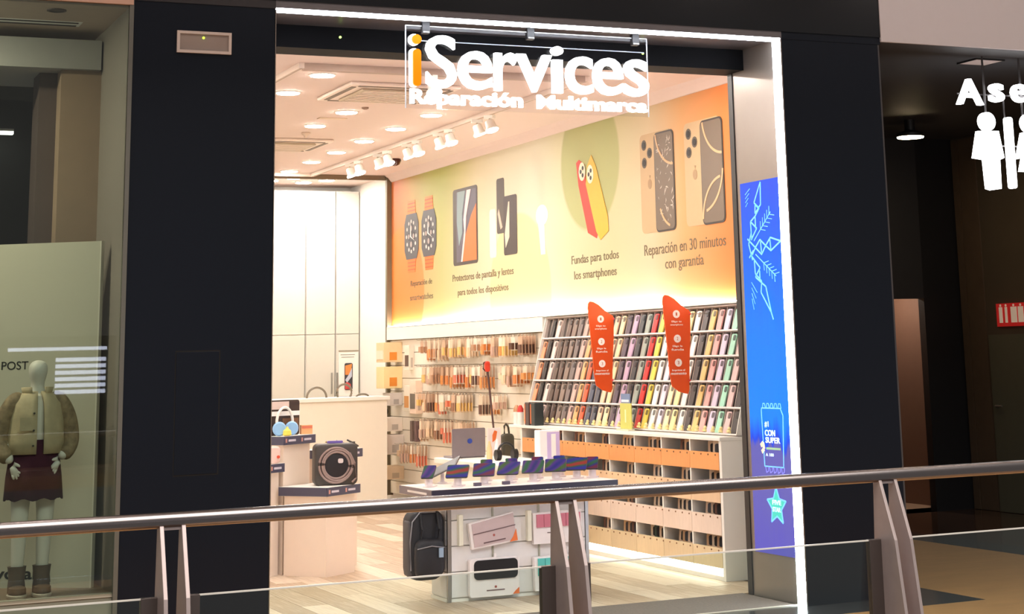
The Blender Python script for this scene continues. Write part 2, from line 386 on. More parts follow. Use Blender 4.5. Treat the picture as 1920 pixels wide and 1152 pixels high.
# ------------------------------------------------------------------ mural wall
def mural_mat():
    m = M('mural_print', (250, 230, 170), .55, var=0); nt = m.node_tree; b = nt.nodes['Principled BSDF']; N = nt.nodes.new; Lk = nt.links.new
    ge = N('ShaderNodeNewGeometry'); sep = N('ShaderNodeSeparateXYZ'); Lk(ge.outputs['Position'], sep.inputs[0])
    mr = N('ShaderNodeMapRange'); mr.inputs[1].default_value = 1.2; mr.inputs[2].default_value = 9.9; Lk(sep.outputs['Y'], mr.inputs[0])
    cr = N('ShaderNodeValToRGB'); r = cr.color_ramp
    stops = [(1.2, (212, 112, 46)), (1.9, (214, 124, 58)), (2.6, (212, 160, 104)), (3.2, (212, 194, 158)), (4.0, (200, 196, 152)), (4.8, (206, 202, 164)), (5.6, (218, 212, 188)),
             (6.6, (218, 210, 182)), (7.6, (208, 196, 150)), (8.2, (184, 182, 122)), (8.75, (192, 166, 112)), (9.3, (204, 136, 80)), (9.9, (202, 112, 56))]
    while len(r.elements) < len(stops): r.elements.new(.5)
    for e, (y, c) in zip(r.elements, stops): e.position = (y - 1.2) / 8.7
    for e, (y, c) in zip(r.elements, stops): e.color = (*L3(c), 1)
    Lk(mr.outputs[0], cr.inputs[0]); last = cr.outputs[0]
    def disc(cy, cz, rad, soft, col, amt, last):
        v = N('ShaderNodeCombineXYZ'); a = N('ShaderNodeMath'); a.operation = 'SUBTRACT'; a.inputs[1].default_value = cy; Lk(sep.outputs['Y'], a.inputs[0])
        c = N('ShaderNodeMath'); c.operation = 'SUBTRACT'; c.inputs[1].default_value = cz; Lk(sep.outputs['Z'], c.inputs[0])
        Lk(a.outputs[0], v.inputs[0]); Lk(c.outputs[0], v.inputs[1]); ln = N('ShaderNodeVectorMath'); ln.operation = 'LENGTH'; Lk(v.outputs[0], ln.inputs[0])
        mp = N('ShaderNodeMapRange'); mp.inputs[1].default_value = rad; mp.inputs[2].default_value = rad - soft; mp.inputs[3].default_value = 0; mp.inputs[4].default_value = amt; Lk(ln.outputs['Value'], mp.inputs[0])
        mx = N('ShaderNodeMix'); mx.data_type = 'RGBA'; mx.inputs[7].default_value = (*L3(col), 1); Lk(mp.outputs[0], mx.inputs[0]); Lk(last, mx.inputs[6]); return mx.outputs[2]
    last = disc(4.385, 3.30, .64, .04, (158, 164, 92), .7, last)      # olive disc behind the two cases
    last = disc(9.5, 2.35, .75, .03, (214, 128, 52), .8, last)         # orange disc in the far corner
    last = disc(8.4, 3.9, 1.3, 1.0, (172, 178, 92), .8, last)           # soft green cloud
    last = disc(6.05, 2.2, .78, .03, (222, 204, 150), .8, last)        # cream disc under the earbuds
    Lk(last, b.inputs['Base Color']); return m
mu = thing('mural_panel', 'long orange and yellow printed mural with phones and watches on the wall', 'mural', (XW, 5.6, 1.95))
Xm = XW - .012
B(Xm, XW, 1.2, 9.87, 1.95, ZC - .085).build('panel', mural_mat(), mu)
def wpoly(name, pts, col, off=.003, rough=.5, parent=mu, base=Xm):
    return MB().prism(pts, 'x', base - off, base - off + .0025).build(name, M('print_%d_%d_%d' % col, col, rough, var=.03), parent)
def ring2(cy, cz, ry, rz_, n=20): return [(cy + ry * math.cos(2*PI*k/n), cz + rz_ * math.sin(2*PI*k/n)) for k in range(n)]
# two smart watches (print)
for cy in (9.17, 8.595):
    wpoly('watch_strap', [(cy - .12, 2.55), (cy + .12, 2.55), (cy + .15, 2.74), (cy - .15, 2.74)], (232, 118, 44))
    wpoly('watch_strap', [(cy - .15, 3.17), (cy + .15, 3.17), (cy + .12, 3.36), (cy - .12, 3.36)], (232, 130, 40))
    for k in range(4):
        for z in (2.575, 3.20):
            wpoly('strap_band', [(cy - .125, z + k * .04), (cy + .125, z + k * .04), (cy + .125, z + .012 + k * .04), (cy - .125, z + .012 + k * .04)], (196, 82, 26), .004)
    wpoly('watch_face', [(cy - .17, 2.70), (cy + .17, 2.70), (cy + .235, 2.80), (cy + .235, 3.10), (cy + .17, 3.21), (cy - .17, 3.21), (cy - .235, 3.10), (cy - .235, 2.80)], (74, 72, 78), .005)
    rr = random.Random(int(cy * 100))
    for k in range(12):
        a = 2 * PI * k / 12; wpoly('watch_mark', ring2(cy + .16 * math.cos(a), 2.955 + .17 * math.sin(a), .022, .022, 8), (222, 212, 206), .007)
    for (dy, dz, r_) in ((0, .09, .06), (.0, -.09, .06), (-.08, 0, .05), (.08, 0, .05)):
        wpoly('watch_dial', ring2(cy + dy, 2.955 + dz, r_, r_, 14), (54, 52, 58), .007); wpoly('watch_dial', ring2(cy + dy, 2.955 + dz, r_ * .55, r_ * .55, 10), (176, 160, 156), .009)
    wpoly('watch_hand', [(cy - .12, 2.90), (cy - .005, 2.955), (cy + .01, 3.12), (cy + .03, 2.95)], (235, 230, 226), .011)
# tablet print
wpoly('tablet_print', rrect(7.13, 7.84, 2.546, 3.352, .04), (76, 66, 62))
wpoly('tablet_screen', [(7.16, 2.58), (7.74, 2.58), (7.74, 3.32), (7.16, 3.32)], (96, 90, 104), .004)
wpoly('tablet_picture', [(7.16, 2.58), (7.56, 2.58), (7.47, 2.85), (7.30, 3.05), (7.16, 3.16)], (238, 120, 62), .006)
wpoly('tablet_picture', [(7.60, 2.58), (7.56, 2.58), (7.47, 2.85), (7.44, 3.05), (7.30, 3.32), (7.42, 3.32), (7.52, 3.02), (7.50, 2.90)], (240, 214, 214), .008)
wpoly('tablet_picture', [(7.66, 2.75), (7.56, 2.88), (7.56, 3.08), (7.47, 3.32), (7.70, 3.32), (7.72, 3.0)], (140, 160, 164), .006)
# phone pair print
wpoly('phone_print', rrect(6.40, 6.60, 2.80, 3.352, .03), (84, 74, 68)); wpoly('phone_print', rrect(6.08, 6.42, 2.575, 3.16, .03), (70, 60, 58), .004)
wpoly('phone_print', rrect(6.62, 6.80, 2.57, 3.06, .04), (244, 236, 216)); wpoly('phone_shine', [(6.27, 2.75), (6.37, 2.65), (6.39, 2.78), (6.29, 3.10), (6.26, 3.1)], (222, 206, 186), .006)
wpoly('phone_shine', [(6.45, 2.86), (6.50, 2.84), (6.57, 3.0), (6.54, 3.05)], (206, 186, 166), .005)
# earbud print
wpoly('earbud_print', ring2(5.47, 2.90, .14, .10), (250, 250, 252)); wpoly('earbud_print', [(5.40, 2.53), (5.50, 2.53), (5.56, 2.86), (5.42, 2.9)], (246, 246, 250), .004); wpoly('earbud_print', ring2(5.43, 2.89, .05, .04), (222, 224, 230), .006)
# red and yellow cases
wpoly('red_case_print', [(4.44, 2.66), (4.26, 2.60), (4.22, 2.66), (4.46, 3.10), (4.48, 3.28), (4.60, 3.335), (4.66, 3.31), (4.62, 3.10)], (214, 64, 52), .004)
wpoly('yellow_case_print', [(4.18, 2.58), (4.01, 2.65), (4.02, 2.78), (4.24, 3.24), (4.33, 3.35), (4.42, 3.26), (4.46, 3.10), (4.26, 2.66)], (246, 178, 58), .006)
for cy, cz in ((4.53, 3.22), (4.36, 3.18)):
    wpoly('camera_print', ring2(cy, cz, .07, .085, 14), (246, 232, 206), .008)
    for dy, dz in ((-.02, .03), (.025, 0), (-.015, -.035)): wpoly('lens_print', ring2(cy + dy, cz + dz, .02, .02, 10), (60, 60, 58), .010)
# broken phone and repaired phone
for y1, y0, broken in ((3.362, 2.745, 1), (2.565, 1.925, 0)):
    ym = y1 - (y1 - y0) * .43
    wpoly('phone_back_print', rrect(y0 + .05, y1, 2.575, 3.405, .05), (196, 166, 124)); 
    wpoly('phone_screen_print', rrect(y0, ym, 2.568, 3.395, .05), (60, 52, 46), .005); wpoly('phone_screen_print', rrect(y0 + .015, ym - .01, 2.583, 3.38, .04), (116, 100, 84), .007)
    for dy, dz in ((.06, .07), (.06, .22), (.16, .145)): 
        wpoly('lens_print', ring2(y1 - .02 - dy, 3.385 - dz, .045, .045, 14), (88, 78, 66), .005); wpoly('lens_print', ring2(y1 - .02 - dy, 3.385 - dz, .028, .028, 12), (28, 26, 26), .007)
    wpoly('logo_print', ring2(y1 - .17, 2.98, .035, .042, 14), (166, 134, 96), .005); wpoly('logo_print', [(y1 - .175, 3.025), (y1 - .16, 3.055), (y1 - .19, 3.05)], (166, 134, 96), .005)
    def arc(cy, cz, r_, a0, a1):
        pts = [(cy + r_ * math.cos(a0 + (a1 - a0) * k / 16), cz + r_ * math.sin(a0 + (a1 - a0) * k / 16)) for k in range(17)]
        pts2 = [(cy + (r_ - .02) * math.cos(a0 + (a1 - a0) * k / 16), cz + (r_ - .02) * math.sin(a0 + (a1 - a0) * k / 16)) for k in range(17)][::-1]
        wpoly('screen_curve', pts + pts2, (214, 176, 132), .010)
    arc(y0, 3.43, .33, -PI/2 + .05, -.16)
    if broken: arc(y0 + .02, 2.86, .27, -.4, -PI/2 + .3)
    else:
        arc(y0 + .36, 3.02, .36, PI + .1, 1.5 * PI - .2); arc(y0 + .02, 2.60, .34, .05, PI/2 - .1)
    if broken:
        rr = random.Random(5)
        for k in range(60):
            cy, cz = rr.uniform(y0 + .03, ym - .04), rr.uniform(2.62, 3.34); a = rr.uniform(0, PI); l_ = rr.uniform(.02, .06)
            wpoly('crack', [(cy, cz), (cy + l_ * math.cos(a), cz + l_ * math.sin(a)), (cy + l_ * .6 * math.cos(a + .35), cz + l_ * .6 * math.sin(a + .35))], (214, 202, 188), .009)
TXT = [('Reparación de', 9.21, 8.51, 2.375, 2.455), ('smartwatches', 9.23, 8.48, 2.235, 2.30), ('Protectores de pantalla y lentes', 7.87, 6.19, 2.36, 2.455), ('para todos los dispositivos', 7.72, 6.33, 2.21, 2.30),
       ('Fundas para todos', 4.81, 3.83, 2.375, 2.475), ('los smartphones', 4.76, 3.88, 2.235, 2.335), ('Reparación en 30 minutos', 3.335, 1.945, 2.36, 2.48), ('con garantía', 2.965, 2.312, 2.235, 2.345)]
for s_, a0, a1, z0, z1 in TXT: text('mural_text', s_, INK, mu, 'wall', a0, a1, z0, z1, Xm, .003)

# light shelf under the mural and its up-light
sh = thing('light_shelf', 'white ledge with a glowing up-light strip under the mural', 'shelf', (XW - .04, 7.6, 1.80))
B(XW - .075, XW, 5.36, 9.87, 1.81, 1.949).build('fascia', WHITE, sh)
B(XW - .075, Xm, 1.43, 9.87, 1.945, 1.957).build('board', WHITE, sh)
B(XW - .06, XW - .03, 1.45, 9.85, 1.957, 1.965).build('light_strip', M('cove_glow', (255, 255, 255), emit=46, ecol=(255, 246, 234), var=0), sh)

# ------------------------------------------------------------------ slat wall with hanging accessories
sw = thing('slat_wall', 'white slatted display wall full of hanging accessories', 'display wall', (XW, 7.6, .1))
B(XW - .012, XW - .002, 5.36, 9.87, .1, 1.81).build('backing', M('groove_shadow', (176, 158, 132), .7), sw)
for k in range(12):
    z0 = .106 + k * .1418
    B(XW - .03, XW - .01, 5.36, 9.87, z0, z0 + .1345).build('slat', CREAM, sw)
packs = {}
def pack_mesh(kind, card, prod):
    key = (kind, card, prod)
    if key in packs: return packs[key]
    mb = MB(); w, h = {'slim': (.07, .19), 'wide': (.10, .17), 'tall': (.055, .22), 'box': (.09, .13)}[kind]
    mb.mat(0).prism(rrect(-w/2, w/2, -h, 0, .008, 2), 'x', -.001, .001).mat(0).box(-.001, .0015, -.012, .012, -.004, .02)
    mb.mat(1).box(-.012 if kind != 'box' else -.03, -.0005, -w*.36, w*.36, -h*.92, -h*.45)
    o = mb.build('accessory_pack', [M('card_%d_%d_%d' % card, card, .5, var=.04), M('prod_%d_%d_%d' % prod, prod, .4, var=.05)], None, origin=(0, 0, 0))
    packs[key] = o.data; o.data.name = 'accessory_pack'; bpy.data.objects.remove(o); return packs[key]
cards = [(236, 216, 190), (224, 200, 172), (212, 180, 150), (240, 228, 208), (206, 170, 140)]
prods = [(226, 150, 84), (214, 128, 64), (196, 150, 116), (232, 190, 110), (150, 104, 78), (206, 170, 150), (238, 206, 170), (96, 62, 48), (222, 120, 90)]
rr = random.Random(11); npk = 0
PN = dict(zip(prods, ('light orange', 'deep orange', 'tan', 'golden', 'brown', 'dusty pink', 'pale peach', 'dark brown', 'coral')))
KN = {'slim': 'slim carded accessory', 'wide': 'wide carded accessory', 'tall': 'tall narrow carded accessory', 'box': 'boxed accessory'}
HN = ('top', 'second', 'third', 'fourth', 'lowest')
hookm = M('hook_chrome', (190, 180, 168), .3, .8, var=0)
ROWS = [(1.775, [y for y in [5.62 + .142 * k for k in range(21)]]), (1.495, [5.62 + .142 * k for k in range(5)] + [6.62 + .142 * k for k in range(14)]),
        (1.215, [6.35 + .142 * k for k in range(3)] + [7.25 + .142 * k for k in range(10)]), (.935, [7.2 + .15 * k for k in range(10)]), (.66, [8.6 + .2 * k for k in range(4)])]
for ri, (z, ys) in enumerate(ROWS):
    for y in ys:
        y += rr.uniform(-.02, .02)
        if y > 8.66 and ri < 4: continue
        hk = MB().tube([(XW - .03, y, z + .012), (XW - .20, y, z + .012), (XW - .215, y, z + .022)], .003, 5).build('hook', hookm, sw)
        card = rr.choice(cards); prod = rr.choice(prods); kind = rr.choice(['slim', 'slim', 'tall', 'wide', 'box'])
        n = rr.choice((3, 4, 5)) if kind != 'box' else 3
        for k in range(n):
            if npk >= 296: break
            o = bpy.data.objects.new('accessory_pack', pack_mesh(kind, card, prod)); COL.objects.link(o)
            o.location = (XW - .06 - k * (.044 if kind == 'box' else .034), y, z); o.rotation_euler = (0, 0, rr.uniform(-.18, .18) * (.3 if kind in ('box', 'wide') else .6)); npk += 1
            tag(o, '%s %s in the %s hook row of the slat wall' % (PN[prod], KN[kind], HN[ri]), 'accessory', '%s packs in the %s hook row' % (PN[prod], HN[ri]))
# larger goods at the far end of the slat wall
def big_box(y0, y1, z0, z1, d, col, label, col2=None, col3=None):
    col3 = col3 or tuple(int(v * .8) for v in col)
    t = thing('product_box', label, 'box', (XW - .03 - d / 2, (y0 + y1) / 2, z0))
    B(XW - .032 - d, XW - .031, y0, y1, z0, z1).build('carton', M('box_%d_%d_%d' % col, col, .5), t, bevel=.004)
    if col2: B(XW - .036 - d, XW - .03 - d, y0 + .02, y1 - .02, z0 + (z1 - z0) * .15, z0 + (z1 - z0) * .6).build('front_print', M('box_%d_%d_%d' % col2, col2, .5), t)
    B(XW - .03 - d * .7, XW - .03 - d * .3, y0 - .002, y0 + .001, z0 + (z1 - z0) * .1, z0 + (z1 - z0) * .5).build('side_print', M('box_%d_%d_%d' % col3, col3, .5), t)
big_box(9.45, 9.72, 1.56, 1.78, .22, (238, 206, 160), 'kraft coloured product box high at the far end of the slat wall', (240, 220, 196), (226, 140, 50))
big_box(9.45, 9.72, 1.27, 1.51, .22, (242, 216, 160), 'yellowish product box below the kraft box on the slat wall', None, (224, 136, 46))
big_box(9.45, 9.70, 1.08, 1.22, .15, (214, 204, 196), 'flat grey product box at the far end of the slat wall')
big_box(9.45, 9.70, .80, .95, .18, (244, 230, 214), 'white product box with an orange print low on the slat wall', (222, 110, 66))
big_box(9.40, 9.70, .55, .76, .20, (232, 218, 206), 'pale product carton low on the slat wall')
big_box(9.40, 9.70, .28, .42, .20, (240, 214, 180), 'peach product carton near the foot of the slat wall', (226, 140, 60))
big_box(9.05, 9.20, 1.47, 1.74, .06, (240, 222, 204), 'tall pale blister box hanging near the far end of the slat wall', (90, 70, 60))
big_box(8.78, 8.98, 1.00, 1.36, .08, (240, 214, 192), 'long peach package with two dark dials on the slat wall', (110, 100, 88))
big_box(9.02, 9.2, 1.02, 1.3, .07, (236, 226, 206), 'cream blister box beside the long peach package', (214, 150, 80))
big_box(9.00, 9.06, .70, .92, .05, (120, 100, 90), 'narrow dark brown package hanging in a pair on the slat wall')
big_box(8.86, 8.92, .70, .92, .05, (112, 86, 84), 'narrow plum brown package hanging in a pair on the slat wall')
MB().tube([(XW - .02, 9.745, 1.097), (XW - .26, 9.745, 1.097), (XW - .27, 9.745, 1.11)], .004, 6).build('hook', hookm, sw)
hb = thing('headset', 'dark headset hanging at the far edge of the slat wall', 'headset', (XW - .28, 9.745, .97))
MB().tube([(XW - .22 - .09 * math.cos(a), 9.745, 1.02 + .09 * math.sin(a)) for a in [PI * k / 10 for k in range(11)]], .016).build('band', BLACKPL, hb, smooth=True)
MB().cyl((XW - .33, 9.725, 1.01), .045, .04, 'y', 14).build('ear_cup', BLACKPL, hb); MB().cyl((XW - .15, 9.725, 1.01), .045, .04, 'y', 14).build('ear_cup', BLACKPL, hb)

# ------------------------------------------------------------------ leaning pigeonhole rack with phone cases
RK = Vector((3.81, 1.42, .998)); TH = math.atan2(.23, .935); RH = .963; RL = 3.88; NC, NR = 32, 5; CW = RL / NC; CH = RH / NR
RM = Matrix.Translation(RK) @ Matrix.Rotation(TH, 4, 'Y')
rack = thing('phone_case_rack', 'long leaning grey pigeonhole rack holding rows of phone cases', 'rack', tuple(RK)); rack.rotation_euler = (0, TH, 0)
RB = M('rack_back', (84, 76, 72), .7); RS = M('rack_shelf', (240, 230, 226), .5); RD = M('rack_divider', (200, 186, 176), .5)
def rpart(mb, name, mt):
    o = mb.build(name, mt, None, origin=(0, 0, 0)); o.parent = rack; return o
rpart(B(.045, .054, 0, RL, 0, RH), 'back_panel', RB)
for k in range(NR + 1): rpart(B(.0, .045, 0, RL, k * CH - .006, k * CH + .006), 'shelf', RS if k < NR else RD)
dv = rpart(B(.018, .045, -.003, .003, 0, RH), 'divider', RD)
for k in range(1, NC + 1):
    c = dv.copy(); COL.objects.link(c); c.location = (0, k * CW, 0)
rpart(MB().prism([(-.004, 0), (.054, 0), (.054, RH), (-.004, RH)], 'y', -.012, -.003), 'end_panel', WHITE)
rpart(MB().prism([(-.004, 0), (.054, 0), (.054, RH), (-.004, RH)], 'y', RL + .003, RL + .015), 'end_panel', WHITE)
# price-tag pegs along the foot of the rack
pg = rpart(MB().lathe([(.016, 0), (.018, .012), (.009, .018), (.014, .028), (.008, .04), (.002, .044)], (-.03, CW / 2, .006), 10), 'price_peg', M('peg_cream', (244, 226, 160), .5))
for k in range(1, NC):
    c = pg.copy(); COL.objects.link(c); c.location = (0, k * CW, 0)
CC = [('coral', (236, 160, 120)), ('black', (48, 42, 42)), ('blush white', (240, 216, 206)), ('brown', (96, 78, 68)), ('brown', (104, 84, 74)), ('taupe', (140, 122, 110)), ('grey brown', (120, 108, 104)), ('dusty pink', (206, 172, 160)),
      ('peach', (236, 176, 120)), ('orange red', (234, 104, 68)), ('grey navy', (86, 92, 110)), ('slate', (92, 94, 104)), ('peach cream', (242, 208, 176)), ('cream', (246, 224, 180)), ('dark plum', (96, 80, 92)), ('lilac', (208, 180, 206)),
      ('dark slate', (78, 82, 84)), ('sage', (164, 176, 164)), ('red', (226, 62, 58)), ('yellow', (240, 216, 98)), ('white', (250, 248, 236)), ('lilac white', (232, 222, 234)), ('cream', (248, 232, 190)), ('cream', (246, 230, 170)),
      ('white', (252, 250, 240)), ('charcoal', (84, 78, 76)), ('sand', (236, 200, 130)), ('pink', (240, 176, 168)), ('pale lilac', (222, 208, 226)), ('mint', (172, 226, 200)), ('patterned pink', (226, 194, 190)), ('dark grey', (70, 66, 66))]
def case_proto(col):
    c = M('case_%d_%d_%d' % col, col, .45, var=.04)
    o = MB().prism(rrect(-.036, .036, 0, .160, .012, 3), 'x', -.010, .0).build('phone_case', c, None, origin=(0, 0, 0))
    b = MB().prism(rrect(-.030, .004, .108, .150, .010, 2), 'x', -.0135, -.0098).build('camera_window', M('cam_%d_%d_%d' % col, tuple(int(v * .45) for v in col), .4, var=0), None, origin=(0, 0, 0)); b.parent = o
    return o
cprotos = {}
rr = random.Random(21); cnt = 0
for ci in range(NC):
    nm, col = CC[ci]
    for ri in range(NR):
        if ri == 4 and ci in (0, 3): continue
        if col not in cprotos: cprotos[col] = case_proto(col); o = cprotos[col]
        else: o = copy_tree(cprotos[col])
        yl = RL - (ci + .5) * CW + rr.uniform(-.006, .006)
        o.matrix_world = RM @ Matrix.Translation((.016, yl, ri * CH + .0065)) @ Matrix.Rotation(.06, 4, 'Y')
        tag(o, '%s phone case in the %s row of the leaning rack' % (nm, ('lowest', 'second lowest', 'middle', 'second highest', 'top')[ri]), 'phone case', '%s phone cases in the rack' % nm)

# red-orange blade signs projecting from the rack
def blade(X1, Y, z0, label):
    t = thing('blade_sign', label, 'sign', (X1 - .1, Y, z0))
    h = .745; w = .235
    pts = [(-w + .06, .06), (-w + .045, .14), (-w + .03, .36), (-w + .015, .52), (-w + .005, .64), (-w, h - .05), (-w + .006, h - .015), (-w + .02, h), (-w + .05, h - .004), (-w + .10, h - .03), (-w + .16, h - .08), (-w + .20, h - .105), (-.012, h - .115), (0, h - .13),
           (-.004, .45), (-.022, .2), (-.03, .03), (-.04, .0), (-.07, .005), (-.12, .02)]
    MB().prism([(X1 + a, z0 + b_) for a, b_ in pts], 'y', Y - .006, Y + .006).build('board', M('sign_orange', (226, 84, 22), .45, var=.04), t)
    for k, (tx, cz) in enumerate(((('Elige tu', 'smartphone'), .60), (('Elige la', 'funda'), .415), (('Imprime al', 'momento'), .235))):
        cx = X1 - w / 2 - .004 + .002 * k
        nd = MB().prism(circ(cx, z0 + cz, .030, 20), 'y', Y - .009, Y - .006).build('number_disc', PRINTW, t)
        text('number', str(k + 1), M('sign_number', (190, 100, 70)), nd, 'front', cx - .006, cx + .006, z0 + cz - .012, z0 + cz + .012, Y - .009, .0015)
        wv = .042 if k < 2 else .055
        text('caption', tx[0], PRINTW, t, 'front', cx - wv, cx + wv, z0 + cz - .066, z0 + cz - .049, Y - .006, .002, .01)
        text('caption', tx[1], PRINTW, t, 'front', cx - wv - .012, cx + wv + .012, z0 + cz - .090, z0 + cz - .073, Y - .006, .002, .01)
    for z, dx in ((.60, -.006), (.10, -.030)):
        fx = RK.x + (z0 + z - RK.z) * math.tan(TH)          # front of the rack at this height
        MB().cyl((X1 + dx - .006, Y, z0 + z), .009, .018, 'x', 10).build('clip', M('clip_red', (226, 70, 80), .4), t)
        MB().tube([(X1 + dx, Y, z0 + z), (fx + .006, Y, z0 + z)], .003, 6).build('arm', ALU, t)
blade(3.872, 3.527, 1.279, 'red orange blade sign projecting from the rack over the brown phone cases')
blade(3.872, 2.173, 1.279, 'red orange blade sign projecting from the rack over the white phone cases')

# ------------------------------------------------------------------ low cabinet with open bins
cabn = thing('bin_cabinet', 'long white low cabinet with wooden fronts and open bins of boxed cases', 'cabinet', (3.85, 3.4, 0))
XC = 3.655; YS = [1.41, 1.85, 2.31, 2.77, 3.225, 3.68, 4.138, 4.58, 5.02]
B(XC, XW - .01, 1.37, 1.405, 0, .985).build('end_panel', WHITE, cabn)
B(XC, XW - .01, 5.02, 5.05, 0, .985).build('end_panel', WHITE, cabn)
B(XC - .012, XW - .01, 1.365, 5.3, .962, .985).build('ledge', WHITE, cabn, bevel=.003)
B(XW - .05, XW - .01, 1.405, 5.02, .08, .96).build('back_board', M('cab_back', (120, 108, 98), .7), cabn)
for y in YS[1:-1]: B(XC + .003, XW - .05, y - .009, y + .009, .08, .962).build('divider', WHITE, cabn)
bands = [(.757, .885, (240, 166, 100)), (.531, .672, (238, 204, 166)), (.308, .452, (236, 216, 200)), (.085, .226, (222, 202, 164))]
for bi, (z0, z1, col) in enumerate(bands):
    wm = wood('cab_front_%d' % bi, col, tuple(int(v * .95) for v in col), (2, 12, 2), 5)
    for i in range(len(YS) - 1):
        B(XC, XC + .018, YS[i] + .003, YS[i + 1] - .003, z0, z1 - .006).build('bin_front', wm, cabn)
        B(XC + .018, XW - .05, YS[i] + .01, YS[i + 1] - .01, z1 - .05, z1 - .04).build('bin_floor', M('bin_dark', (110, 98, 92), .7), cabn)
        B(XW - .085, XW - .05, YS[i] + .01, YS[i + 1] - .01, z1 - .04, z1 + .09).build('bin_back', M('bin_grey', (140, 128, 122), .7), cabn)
    mb = MB()
    for k in range(33):
        y = 1.46 + k * .107
        mb.cyl((XC - .004, y, z1 - .022), .006, .005, 'x', 8)
    o = mb.build('tag_dots', M('dot_brown', (136, 96, 66), .5, var=0), cabn); o['kind'] = 'stuff'
    o['label'] = 'row of small brown tag dots along the bin fronts'
B(XC + .03, XW - .05, 1.41, 5.02, 0, .08).build('plinth', WHITE, cabn)
B(XC + .004, XC + .03, 1.41, 5.02, .055, .078).build('light_strip', M('plinth_glow', (255, 255, 255), emit=6, ecol=(255, 246, 232), var=0), cabn)
B(XC + .004, XC + .03, 1.41, 5.02, .0, .03).build('kick_rail', WHITE, cabn)
bx0 = {}
def boxed(col):
    if col in bx0: return bx0[col]
    o = MB().prism(rrect(-.04, .04, 0, .12, .006, 2), 'x', -.011, 0).build('boxed_case', M('boxed_%d_%d_%d' % col, col, .45), None, origin=(0, 0, 0))
    w = MB().prism(rrect(-.024, .024, .03, .10, .012, 2), 'x', -.0125, -.0105).build('window', M('window_dark', (40, 26, 20), .3), None, origin=(0, 0, 0)); w.parent = o
    bx0[col] = o; o['used'] = 0; return o
rr = random.Random(4); bc = [('pale', (232, 208, 178)), ('tan', (206, 164, 120)), ('brown', (120, 78, 56)), ('beige', (220, 190, 160)), ('coral', (226, 140, 104)), ('dark green', (70, 84, 70))]
rown = ['top', 'second', 'third', 'bottom']
for bi, (z0, z1, _) in enumerate(bands):
    for i in range(len(YS) - 1):
        for k in range(rr.choice((2, 3, 3))):
            nm, col = rr.choice(bc[:4] + [rr.choice(bc)])
            p = boxed(col)
            if p['used'] == 0: o = p; p['used'] = 1
            else: o = copy_tree(p)
            o.location = (XC + .075, YS[i] + .125 + k * .07 + rr.uniform(0, .02), z1 - .0405)
            o.rotation_euler = (0, rr.uniform(.05, .25), rr.uniform(.65, 1.0)); o.scale = (1, 1, .9 if bi == 0 else 1)
            tag(o, '%s boxed case with a dark window in the %s bin row' % (nm, rown[bi]), 'boxed case', '%s boxed cases in the %s bin row' % (nm, rown[bi]))
for o in bx0.values():
    if o['used'] == 0:
        for c in list(o.children): bpy.data.objects.remove(c)
        bpy.data.objects.remove(o)
    else: del o['used']
for o in COL.objects:
    if 'used' in o: del o['used']

# leaflet holder and boxes standing on the ledge
lf = thing('leaflet_stand', 'clear leaflet stand with a yellow green flyer on the cabinet ledge', 'stand', (3.73, 3.06, .985))
B(3.70, 3.76, 2.955, 3.175, .985, 1.0).build('foot', M('acryl_foot', (214, 214, 190), .2), lf)
B(3.735, 3.742, 2.965, 3.165, 1.0, 1.20).build('flyer', M('flyer_green', (206, 206, 106), .4), lf)
B(3.735, 3.742, 2.985, 3.145, 1.20, 1.275).build('header', M('flyer_blue', (120, 140, 176), .4), lf)
B(3.732, 3.735, 3.0, 3.13, 1.21, 1.228).build('header_bar', PRINTW, lf)
B(3.732, 3.735, 3.055, 3.075, 1.05, 1.15).build('flyer_mark', M('flyer_pale', (250, 246, 190)), lf)
for y, d, col, lb in ((4.93, .05, (70, 52, 52), 'dark plum boxed gadget standing on the cabinet ledge'), (4.80, .05, (44, 54, 56), 'dark teal boxed gadget standing on the cabinet ledge')):
    t = thing('gadget_box', lb, 'box', (3.71, y, .985))
    B(3.665, 3.755, y - d, y + d, .985, 1.185).build('carton', M('gad_%d' % col[0], col, .3), t, bevel=.008)
    B(3.663, 3.666, y + d * .55, y + d * .95, 1.0, 1.17).build('stripe', M('gad_orange', (220, 120, 70), .4), t)
for k, (y, col, lb) in enumerate(((5.18, (214, 60, 52), 'red capped white tube beside the gadget boxes'), (5.27, (200, 150, 110), 'tan capped white tube beside the gadget boxes'))):
    t = thing('product_tube', lb, 'tube', (3.71, y, .985)); MB().cyl((3.71, y, .985), .03, .11, 'z', 12).build('body', WHITE, t, smooth=True); MB().lathe([(.03, 0), (.028, .03), (.012, .06)], (3.71, y, 1.095), 12).build('cap', M('cap_%d' % col[0], col, .4), t, smooth=True)

# ------------------------------------------------------------------ gondola with phones near the entrance
NAVY = M('edge_navy', (52, 50, 66), .35); GREYS = M('strip_grey', (120, 108, 112), .4)
gd = thing('display_gondola', 'white slatted display island with a dark edged top near the entrance', 'display stand', (2.15, 1.65, 0))
B(1.645, 2.66, 1.56, 1.86, .02, .69).build('body', M('gondola_white', (236, 232, 226), .45), gd)
for k in range(4):
    z0 = .03 + k * .166
    B(1.66, 2.645, 1.542, 1.56, z0, z0 + .158).build('slat', M('gondola_slat', (230, 226, 222), .45), gd)
    B(1.632, 1.645, 1.575, 1.85, z0, z0 + .158).build('slat', MATS['gondola_slat'], gd)
    B(2.66, 2.673, 1.575, 1.85, z0, z0 + .158).build('slat', MATS['gondola_slat'], gd)
for x in (1.632, 2.65): B(x, x + .024, 1.538, 1.562, .0, .70).build('corner_post', ALU, gd)
for x in (1.95, 2.29): B(x, x + .012, 1.532, 1.544, .03, .69).build('upright', M('upright_grey', (170, 168, 150), .4), gd)
